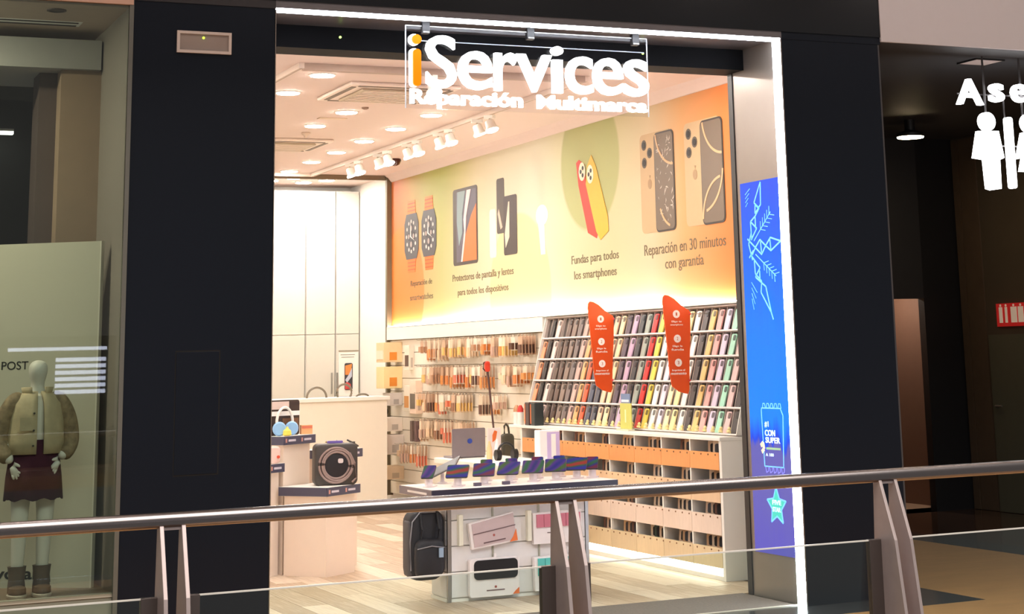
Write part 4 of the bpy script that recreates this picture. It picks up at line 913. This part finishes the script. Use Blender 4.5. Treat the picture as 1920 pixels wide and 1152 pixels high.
PALE = M('screen_pale', (210, 232, 255), emit=.85, ecol=(205, 230, 255), var=0); PALV = M('screen_violet_line', (140, 140, 240), emit=.6, ecol=(130, 135, 240), var=0)
stroke([(.445, 1.20), (.43, .84), (.19, .84), (.17, 1.17), (.20, 1.215), (.44, 1.215)], .008, FL, 'badge_outline', True)
for k in range(5):
    stroke([(.43 - k * .05, 1.215), (.42 - k * .05, 1.245), (.40 - k * .05, 1.245), (.39 - k * .05, 1.215)], .006, FL, 'badge_scallop')
    stroke([(.42 - k * .05, .84), (.41 - k * .05, .80), (.385 - k * .05, .81), (.38 - k * .05, .84)], .006, PALV, 'badge_scallop')
text('screen_text', '#1', PALE, vsn, 'wall', .41, .36, 1.09, 1.13, 3.458, .003); text('screen_text', 'CON', PALE, vsn, 'wall', .41, .28, 1.035, 1.075, 3.458, .003, .02)
text('screen_text', 'SUPER', PALE, vsn, 'wall', .405, .22, .99, 1.028, 3.458, .003, .02); text('screen_text', 'A 100', PALE, vsn, 'wall', .41, .31, .905, .925, 3.458, .003)
stroke([(.40, .955), (.22, .955)], .014, M('screen_olive', (150, 190, 150), emit=.6, ecol=(150, 190, 150), var=0), 'screen_bar')
stroke([(.47, .97), (.44, .99), (.43, .95), (.46, .93)], .025, M('screen_cream', (250, 226, 170), emit=.9, ecol=(250, 226, 170), var=0), 'screen_blob')
TEAL = M('screen_teal', (70, 196, 180), emit=.7, ecol=(60, 190, 172), var=0)
star = [(.300 + (.125 if k % 2 == 0 else .062) * math.sin(PI * k / 5), .59 + (.125 if k % 2 == 0 else .062) * math.cos(PI * k / 5)) for k in range(10)]
MB().prism(star, 'x', 3.4565, 3.458).build('star', TEAL, vsn); stroke(star, .010, FL, 'star_outline', True)
text('screen_text', 'FIVE', PALE, vsn, 'wall', .35, .24, .60, .63, 3.456, .002, .02); text('screen_text', 'STAR', PALE, vsn, 'wall', .35, .25, .555, .585, 3.456, .002, .02)

# ------------------------------------------------------------------ neighbouring shop window with mannequin
BEI = M('display_beige', (132, 122, 112), .6, var=.04, scale=3)
struct(B(-4, -.832, .05, 1.6, 0, .408).build('floor_display', M('display_wood', (128, 110, 94), .5, var=.1, scale=4, stretch=(2, 14, 2))), 'wooden window display platform')
struct(B(-4, -.832, .02, .05, 0, .408).build('wall_display_front', M('sill_green', (140, 140, 124), .4)))
struct(B(-4, -.832, .012, .06, .392, .412).build('trim_8', M('sill_light', (190, 182, 164), .4)))
struct(B(-.848, -.830, .02, 3.2, .0, 3.62).build('wall_window_side', BEI))
struct(B(-.85, -.826, -.012, .02, 0, 3.64).build('window_frame', M('frame_green_grey', (120, 120, 112), .35, .5)))
struct(B(-1.085, -.848, .85, 1.2, .4, 3.36).build('wall_column', M('column_beige', (150, 126, 104), .6)))
struct(B(-4, -.86, .8, 1.6, 3.36, 3.54).build('ceiling_box', M('soffit_grey', (168, 164, 158), .6)))
struct(B(-4, -.83, .02, 3.2, 3.6, 3.66).build('ceiling_neighbour', M('neigh_ceiling', (196, 176, 158), .7)))
struct(B(-4, -.83, 3.2, 3.3, 0, 3.6).build('wall_neighbour', M('neigh_dark', (66, 64, 62), .7)))
struct(B(-1.19, -1.085, 1.0, 1.25, .4, 3.36).build('wall_recess', M('recess_brown', (84, 70, 64), .6)))
struct(B(-4, -.83, -.02, .03, 3.612, 5.2).build('wall_bulkhead_left', M('bulkhead_pink', (206, 168, 148), .6)))
struct(B(-4, -.85, .0, .008, .41, 3.612).build('window_1', GLASS), 'shop window pane')
tl = thing('tube_lamp', 'short white tube lamp deep inside the neighbouring shop', 'lamp', (-1.25, 3.0, 3.22)); B(-1.5, -1.08, 2.97, 3.03, 3.225, 3.245).build('tube', M('tube_glow', (255, 250, 240), emit=3, var=0), tl); B(-1.5, -1.08, 2.96, 3.04, 3.245, 3.26).build('fitting', WHITE, tl)
MB().tube([(-1.3, 3.0, 3.26), (-1.3, 3.0, 3.6)], .01, 6).build('stem', WHITE, tl)
# angled backdrop with lettering
PF = Matrix.Translation((-.905, .35, 0)) @ Matrix.Rotation(math.atan2(-.5648, .8253), 4, 'Z')
bd = thing('backdrop_panel', 'pale grey backdrop panel with black lettering behind the mannequin', 'panel', (-1.3, .62, .41))
B(-1.6, 0, .0, .03, .408, 2.30).build('board', M('backdrop', (186, 180, 160), .5, var=.03, scale=3), bd, xf=PF)
B(-.004, .004, -.004, .034, .408, 2.30).build('edge', M('backdrop_edge', (206, 200, 182), .5), bd, xf=PF)
TXB = M('text_black', (30, 28, 28), .6, var=0)
text('lettering', 'LE POST', TXB, bd, 'front', -.665, -.415, 1.592, 1.638, 0, .002, xf=PF); text('lettering', 'Mayoral', TXB, bd, 'front', -.70, -.325, .435, .518, 0, .002, .02, xf=PF)

# mannequin
mq = thing('mannequin', 'child mannequin in tan jacket, burgundy skirt and boots in the window', 'mannequin', (-1.25, .19, .41))
O = Vector((-1.25, .19, .41))
def skin(name, pts, edges, radii, mt, parent, root=0, sub=2):
    me = bpy.data.meshes.new(name); me.from_pydata(pts, edges, []); me.materials.append(mt)
    o = bpy.data.objects.new(name, me); COL.objects.link(o); o.parent = parent
    md = o.modifiers.new('skin', 'SKIN'); md.use_smooth_shade = True
    if not me.skin_vertices: me.skin_vertices.new() if hasattr(me.skin_vertices, 'new') else None
    for v, r_ in zip(me.skin_vertices[0].data, radii): v.radius = r_ if isinstance(r_, tuple) else (r_, r_)
    me.skin_vertices[0].data[root].use_root = True
    o.modifiers.new('sub', 'SUBSURF').levels = sub; o.modifiers['sub'].render_levels = sub; return o
MQ = M('mannequin_white', (206, 200, 186), .5, var=.03); MQH = M('mannequin_head', (176, 150, 124), .5, var=.03)
P_ = [(0, 0, .66), (0, 0, .80), (0, 0, .98), (0, 0, 1.07), (0, -.005, 1.11), (0, -.012, 1.17), (0, -.008, 1.235),
      (-.065, 0, .60), (-.068, -.01, .36), (-.070, .0, .12), (.065, 0, .60), (.062, -.01, .36), (.058, .0, .12),
      (-.12, 0, 1.02), (-.17, .01, .82), (-.135, -.07, .69), (.12, 0, 1.02), (.18, .01, .80), (.125, -.07, .705)]
E_ = [(0, 1), (1, 2), (2, 3), (3, 4), (4, 5), (5, 6), (0, 7), (7, 8), (8, 9), (0, 10), (10, 11), (11, 12), (2, 13), (13, 14), (14, 15), (2, 16), (16, 17), (17, 18)]
R_ = [(.10, .07), (.09, .065), (.085, .06), .036, .035, (.062, .072), (.045, .05), .062, .045, .034, .062, .045, .034, .04, .032, .026, .04, .032, .026]
skin('body', P_, E_, R_, MQ, mq)
# hands: palm, four fingers and a thumb each
for s_, base, d_ in ((-1, (-.135, -.07, .69), (.35, -.12, -.62)), (1, (.125, -.07, .705), (-.45, -.12, -.55))):
    b0 = Vector(base); dv_ = Vector(d_).normalized(); side = dv_.cross(Vector((0, -1, 0))).normalized()
    pts = [b0, b0 + dv_ * .045]; ed = [(0, 1)]; rad = [(.02, .016), (.028, .014)]
    for k in range(4):
        o0 = b0 + dv_ * .05 + side * ((k - 1.5) * .014); ln = (.038, .045, .043, .034)[k]; n = len(pts)
        pts += [o0 + dv_ * ln * .5 + Vector((0, -.004, 0)), o0 + dv_ * ln + Vector((0, .004, 0))]; ed += [(1, n), (n, n + 1)]; rad += [.0075, .006]
    sd = side * (-s_) if side.x * s_ > 0 else side * s_
    sd = side if (side.z > 0) else -side; n = len(pts)
    pts += [b0 + dv_ * .025 + sd * .028, b0 + dv_ * .05 + sd * .042]; ed += [(0, n), (n, n + 1)]; rad += [.009, .007]
    skin('hand', [tuple(p) for p in pts], ed, rad, MQ, mq, 0, 1)
# shirt, open jacket, skirt
def shell(name, rings, a0, a1, mt, seg=28, thick=.006, fold=0, nf=9):
    mb = MB(); vs_ = []; fs = []; n = seg + 1; full = abs(a1 - a0 - 2 * PI) < 1e-3
    for i, (z, rx_, ry_) in enumerate(rings):
        for k in range(n):
            a = a0 + (a1 - a0) * k / seg; w = 1 + fold * (i / (len(rings) - 1)) * math.sin(a * nf)
            vs_.append((rx_ * w * math.cos(a), ry_ * w * math.sin(a), z + (fold * .12 * math.sin(a * nf + 1) if i == 0 and fold else 0)))
    for i in range(len(rings) - 1):
        for k in range(seg): fs.append((i * n + k, i * n + k + 1, (i + 1) * n + k + 1, (i + 1) * n + k))
    me = bpy.data.meshes.new(name); me.from_pydata(vs_, [], fs); me.materials.append(mt); me.polygons.foreach_set('use_smooth', [True] * len(fs))
    o = bpy.data.objects.new(name, me); COL.objects.link(o); o.parent = mq; sd = o.modifiers.new('thick', 'SOLIDIFY'); sd.thickness = thick; return o
JK = M('jacket_tan', (178, 160, 126), .7, var=.3, scale=16, bump=.4); JKS = M('sleeve_camo', (132, 112, 84), .75, var=.85, scale=26, bump=.4)
shell('shirt', [(.70, .105, .085), (.85, .10, .082), (1.0, .10, .075), (1.055, .05, .045)], 0, 2 * PI, M('shirt_cream', (214, 206, 190), .7, var=.05, scale=20, bump=.3))
shell('jacket', [(.735, .150, .115), (.80, .152, .118), (.92, .145, .112), (1.0, .135, .10), (1.045, .10, .08), (1.065, .065, .06)], -PI/2 + .20, 1.5 * PI - .06, JK, thick=.012)
shell('collar', [(1.04, .075, .07), (1.085, .085, .08)], -PI/2 + .5, 1.5 * PI - .5, JK, thick=.010)
shell('skirt', [(.50, .155, .13), (.62, .145, .12), (.75, .125, .10), (.81, .11, .09)], 0, 2 * PI, M('skirt_burgundy', (60, 12, 34), .95, var=.2, scale=14), seg=48, fold=.06)
for s_, p in ((-1, [(-.06, 0, 1.03), (-.12, 0, 1.02), (-.165, .01, .92), (-.185, .012, .80), (-.165, -.03, .74), (-.143, -.062, .70)]), (1, [(.06, 0, 1.03), (.12, 0, 1.02), (.17, .01, .92), (.192, .012, .79), (.165, -.03, .745), (.135, -.062, .715)])):
    skin('sleeve', p, [(i, i + 1) for i in range(5)], [.045, .06, .055, .05, .046, .042], JKS, mq)
MB().prism([(-.10, .86), (-.03, .86), (-.03, .93), (-.10, .93)], 'y', -.125, -.112).build('pocket', JK, mq, origin=(0, 0, 0)).location = (0, 0, 0)
for z in (.78, .86, .95): 
    b_ = MB().cyl((-.028, -.125, z), .006, .006, 'y', 8).build('button', M('button_dark', (70, 60, 50), .4), mq, origin=(0, 0, 0)); b_.location = (0, 0, 0)
for x in (-.070, .058):
    o = MB().lathe([(.046, .02), (.046, .05), (.042, .09), (.048, .15), (.050, .155), (.042, .155)], (x, .0, 0), 18).build('boot', M('boot_brown', (92, 76, 64), .6), mq, origin=(0, 0, 0), smooth=True); o.location = (0, 0, 0)
    o2 = MB().lathe([(.030, .012), (.048, .02), (.046, .05), (.02, .062)], (x, -.045, 0), 18, sx=.95, sy=1.5).build('boot_toe', MATS['boot_brown'], mq, origin=(0, 0, 0), smooth=True); o2.location = (0, 0, 0)
    o3 = MB().lathe([(.05, 0), (.052, .012), (.048, .018)], (x, -.03, 0), 20, sx=1, sy=1.75).build('boot_sole', M('sole_pale', (200, 184, 164), .6), mq, origin=(0, 0, 0)); o3.location = (0, 0, 0)
o = MB().tube([(.095, .02, .14), (.105, .03, .06)], .006, 6).build('boot_lace', BLACKPL, mq, origin=(0, 0, 0)); o.location = (0, 0, 0)

# ------------------------------------------------------------------ passage to the toilets, right of the shop
DK = M('passage_dark', (44, 45, 50), .6, var=.05); DK2 = M('passage_wall', (90, 80, 68), .55, var=.12, scale=3)
struct(B(4.25, 8.6, .0, 5.0, 3.66, 3.8).build('ceiling_passage', M('passage_ceiling', (64, 64, 66), .6)))
struct(B(4.27, 10, -.02, .25, 3.662, 5.3).build('wall_bulkhead', M('bulkhead_white', (212, 207, 210), .6, var=.02)))
struct(B(4.25, 4.262, .72, 4.8, 0, 3.66).build('wall_passage_left', DK))
struct(B(4.25, 7.56, 4.8, 4.9, 0, 3.66).build('wall_passage_back', DK)); struct(B(7.56, 7.95, 4.8, 4.9, 2.055, 3.66).build('wall_passage_header', DK)); struct(B(7.95, 8.4, 4.8, 4.9, 0, 3.66).build('wall_passage_end', M('passage_navy', (22, 23, 28), .5)))
struct(B(8.4, 8.5, -.4, 4.9, 0, 3.66).build('wall_passage_right', DK2))
LIT = M('lobby_beige', (150, 116, 92), .6, var=.05)
struct(B(7.3, 7.4, 4.9, 6.4, 0, 2.4).build('wall_lobby_left', LIT)); struct(B(8.3, 8.36, 4.9, 6.4, 0, 2.4).build('wall_lobby_right', M('lobby_brown', (106, 78, 64), .6))); struct(B(7.3, 8.36, 6.4, 6.5, 0, 2.4).build('wall_lobby_back', LIT))
struct(B(7.3, 8.36, 4.9, 6.4, 2.3, 2.4).build('ceiling_lobby', LIT)); struct(B(7.3, 8.36, 4.8, 6.5, -.1, 0).build('floor_lobby', M('lobby_floor', (190, 160, 136), .3)))
lo = thing('lobby_lamp', 'small round lamp in the ceiling of the lit lobby beyond the passage', 'lamp', (7.85, 5.6, 2.28)); MB().cyl((7.85, 5.6, 2.285), .09, .015, 'z', 18).build('lens', M('lobby_glow', (255, 238, 220), emit=150, var=0), lo); MB().cyl((7.85, 5.6, 2.29), .105, .010, 'z', 18).build('ring', WHITE, lo)
dr = struct(B(8.375, 8.402, 3.4, 4.36, 0.005, 1.68).build('door_1', M('door_grey', (98, 98, 84), .5)), 'grey door in the passage wall')
struct(MB().tube([(8.375, 4.28, 1.0), (8.34, 4.28, 1.0), (8.34, 4.18, 1.0)], .010, 8).build('door_handle', ALU, dr))
for y0, y1 in ((4.40, 4.66), (4.68, 4.78)): struct(B(8.385, 8.402, y0, y1, .005, 3.64).build('wall_panel', M('panel_brown', (96, 80, 66), .5, var=.2, scale=6), None))
rs = thing('fire_sign', 'small red safety sign with white symbols on the passage wall', 'sign', (8.39, 3.95, 1.98))
B(8.38, 8.40, 3.55, 4.215, 1.985, 2.205).build('plate', M('sign_red', (196, 36, 34), .5, emit=.35), rs)
for k, (a, w) in enumerate(((4.17, .05), (4.08, .035), (3.99, .09), (3.88, .08), (3.76, .09))):
    B(8.376, 8.38, a - w, a, 2.02, 2.17).build('symbol', M('symbol_pale', (240, 214, 190), .5, emit=.25), rs); MB().cyl((8.375, a - w / 2, 2.185), .012, .005, 'x', 8).build('symbol', MATS['symbol_pale'], rs)
for o in [rs]: o.location.z -= .23
pl = thing('passage_downlight', 'warm glowing round lamp under the dark passage ceiling', 'ceiling light', (7.0, 3.53, 3.50))
MB().lathe([(.13, 0), (.13, .03), (.05, .06), (.05, .16)], (7.0, 3.53, 3.50), 24).build('housing', DARK, pl, smooth=True); MB().lathe([(.125, 0), (.12, -.012), (.02, -.014)], (7.0, 3.53, 3.502), 24).build('lens', M('warm_glow', (255, 246, 214), emit=60, ecol=(255, 226, 176), var=0), pl, smooth=True)
pn = thing('ceiling_panel', 'small square pale panel in the dark passage ceiling', 'ceiling panel', (5.49, .47, 3.65)); B(5.37, 5.61, .36, .58, 3.65, 3.661).build('panel', M('panel_pale', (190, 172, 166), .6), pn); frame_xy = MB().box(5.36, 5.62, .35, .36, 3.648, 3.66).box(5.36, 5.62, .58, .59, 3.648, 3.66).box(5.36, 5.37, .36, .58, 3.648, 3.66).box(5.61, 5.62, .36, .58, 3.648, 3.66).build('rim', DARK, pn)
# hanging toilet sign
ts = thing('toilet_sign', 'hanging lit white Aseos lettering with man and woman figures', 'sign', (5.6, .3, 2.68))
for ch, x0, x1, z0, z1 in (('A', 5.107, 5.332, 3.297, 3.485), ('s', 5.40, 5.525, 3.325, 3.46), ('e', 5.60, 5.74, 3.33, 3.465), ('o', 5.80, 5.96, 3.33, 3.465), ('s', 6.01, 6.15, 3.33, 3.465)):
    text('letter', ch, LETTER, ts, 'front', x0, x1, z0, z1, .30, .04, .012)
for x in (5.362, 5.695, 6.05): MB().tube([(x, .29, 3.24), (x, .29, 3.665)], .008, 8).build('rod', M('rod_dark', (70, 68, 70), .4), ts)
B(5.12, 6.1, .292, .30, 3.372, 3.382).build('cross_rail', MATS['rod_dark'], ts)
def figure(cx, woman):
    MB().prism(circ(cx, 3.177, .068), 'y', .26, .30).build('figure_head', LETTER, ts)
    if not woman: pts = [(-.09, 3.105), (.09, 3.11), (.125, 2.915), (.085, 2.90), (.08, 2.69), (.0, 2.68), (-.04, 2.69), (-.05, 2.90), (-.14, 2.91)]
    else: pts = [(-.07, 3.105), (.07, 3.105), (.13, 2.91), (.08, 2.92), (.11, 2.82), (.05, 2.82), (.05, 2.69), (-.05, 2.69), (-.05, 2.82), (-.11, 2.82), (-.08, 2.92), (-.13, 2.91)]
    MB().prism([(cx + a, z) for a, z in pts], 'y', .26, .30).build('figure_body', LETTER, ts)
figure(5.355, False); figure(5.735, True)
MB().prism(rrect(5.522, 5.578, 2.695, 3.215, .02), 'y', .26, .30).build('divider_bar', LETTER, ts)
B(5.36, 5.71, .30, .306, 3.0, 3.01).build('cross_rail', MATS['rod_dark'], ts); MB().tube([(5.545, .31, 3.005), (5.545, .31, 3.38)], .006, 6).build('rod', MATS['rod_dark'], ts)
for x in (5.362, 5.71): MB().tube([(x, .306, 3.0), (x, .306, 3.25)], .006, 6).build('rod', MATS['rod_dark'], ts)

# ------------------------------------------------------------------ balustrade on the gallery edge
YR = -3.98
rl = thing('handrail', 'round brushed steel handrail running along the gallery balustrade', 'handrail', (0, YR, 1.075))
MB().tube([(-4.5, YR, 1.097), (4.5, YR, 1.097)], .0255, 20).build('rail_tube', STEEL, rl, smooth=True)
def post(xc, label):
    t = thing('balustrade_post', label, 'post', (xc, YR, 0))
    for s_ in (-1, 1):
        x = xc + s_ * .036
        MB().prism([(YR + .022, 1.082), (YR - .018, 1.082), (YR - .105, .86), (YR - .155, .55), (YR - .17, .0), (YR + .04, .0), (YR + .045, .69)], 'x', x - .007, x + .007).build('blade', BLADE, t, bevel=.0015)
        MB().box(min(x, x + s_ * .06), max(x, x + s_ * .06), YR - .012, YR + .018, .05, .857).build('glass_clamp', M('clamp_grey', (92, 82, 78), .35, .7), t, bevel=.001)
    B(xc - .06, xc + .06, YR - .18, YR + .05, 0, .012).build('base_plate', BLADE, t)
    B(xc - .036, xc + .036, YR - .012, YR + .012, 1.066, 1.078).build('saddle', BLADE, t)
PX = (-2.84, -1.405, .013, 1.412, 2.85)
for x, lb in zip(PX, ('steel balustrade post beyond the mannequin window', 'steel twin-blade balustrade post in front of the black left pier', 'steel twin-blade balustrade post in front of the display island', 'steel twin-blade balustrade post in front of the black right pier', 'steel balustrade post before the toilet passage')): post(x, lb)
gl = ['clear balustrade glass panel below the mannequin window', 'clear balustrade glass panel between the left pier and the island', 'clear balustrade glass panel before the shop entrance and screen', 'clear balustrade glass panel before the toilet passage']
for i in range(4):
    t = thing('glass_panel', gl[i], 'glass panel', ((PX[i] + PX[i + 1]) / 2, YR, .08)); x0, x1 = PX[i] + .08, PX[i + 1] - .08
    B(x0, x1, YR - .005, YR + .005, .08, .852).build('pane', GLASSG, t)
    B(x0, x1, YR - .005, YR + .005, .852, .857).build('polished_edge', M('glass_edge', (196, 190, 180), .3, var=0), t)
    for x in (x0, x1): B(x - .0025, x + .0025, YR - .005, YR + .005, .08, .852).build('polished_edge', MATS['glass_edge'], t)
# bright louvred shop front on the other side of the atrium (seen mirrored in the window)
lv = thing('louvred_shopfront', 'brightly lit louvred shop front on the far side of the atrium', 'shop front', (2.4, -21, 1.0))
LV = M('louvre_glow', (235, 235, 255), emit=9, ecol=(228, 230, 255), var=0)
for k in range(6): B(2.02, 2.84, -21.02, -21, 1.16 + k * .105, 1.225 + k * .105).build('louvre', LV, lv)
B(1.25, 2.85, -21.02, -21, 1.87, 1.925).build('lamp_line', LV, lv)
B(1.1, 3.0, -21.06, -21.018, 0, 2.1).build('frame', DARK, lv)
struct(B(-4, 9, -24, -18.5, -.2, 0).build('floor_opposite', FLOORM), 'gallery floor on the far side of the atrium')
# ------------------------------------------------------------------ gallery ceiling and its lamps (above the frame)
struct(B(-7, 10, -4.3, .0, 5.0, 5.1).build('ceiling_gallery', M('gallery_ceiling', (205, 196, 188), .7)))
GLOW = M('gallery_glow', (255, 240, 220), emit=70, ecol=(255, 240, 232), var=0)
gl0 = None
for i, (x, y) in enumerate([(x, y) for x in (-5.2, -3.2, -1.2, .8, 2.8, 4.6, 6.4, 8.4) for y in (-1.2, -2.9)]):
    if gl0 is None:
        gl0 = t = thing('gallery_downlight', 'round recessed downlight in the gallery ceiling outside the shops', 'ceiling light', (0, 0, 0), 'gallery ceiling downlights')
        MB().lathe([(.13, 0), (.13, -.008), (.11, -.012), (.108, -.002)], (0, 0, 0), 24).build('trim_ring', WHITE, t); MB().lathe([(.11, -.003), (.1, -.012), (.02, -.013)], (0, 0, 0), 24).build('lens', GLOW, t)
    else: t = copy_tree(gl0)
    t.location = (x, y, 5.0)
wl0 = None  # lamps added out of view to brighten the mannequin window
for x, y in ((-2.1, .35), (-2.7, .35), (-3.3, .4)):
    if wl0 is None:
        wl0 = t = thing('window_fill_lamp', 'small round fill lamp added out of view in the mannequin window ceiling', 'spotlight', (0, 0, 0), 'added window fill lamps')
        MB().lathe([(.07, 0), (.07, -.02), (.055, -.022)], (0, 0, 0), 18).build('ring', WHITE, t); MB().lathe([(.055, -.021), (.05, -.03), (.01, -.031)], (0, 0, 0), 18).build('lens', M('window_fill_glow', (255, 244, 224), emit=700, ecol=(255, 240, 214), var=0), t)
    else: t = copy_tree(wl0)
    t.location = (x, y, 3.6)
# fittings in the ceiling of the neighbouring shop
ds = thing('linear_diffuser', 'pair of thin dark air slots in the ceiling over the mannequin window', 'air diffuser', (-1.5, .55, 3.595))
B(-2.42, -1.02, .54, .68, 3.5965, 3.601).build('frame', WHITE, ds)
for y in (.55, .64): B(-2.4, -1.04, y, y + .03, 3.594, 3.601).build('slot', M('slot_dark', (60, 52, 46), .7), ds)
tag(MB().lathe([(.055, 0), (.055, -.006), (.042, -.007), (.042, -.002)], (-1.22, .21, 3.6), 20).build('unlit_downlight', M('unlit_ring', (90, 80, 72), .5)), 'unlit round downlight in the ceiling over the mannequin window', 'ceiling light')
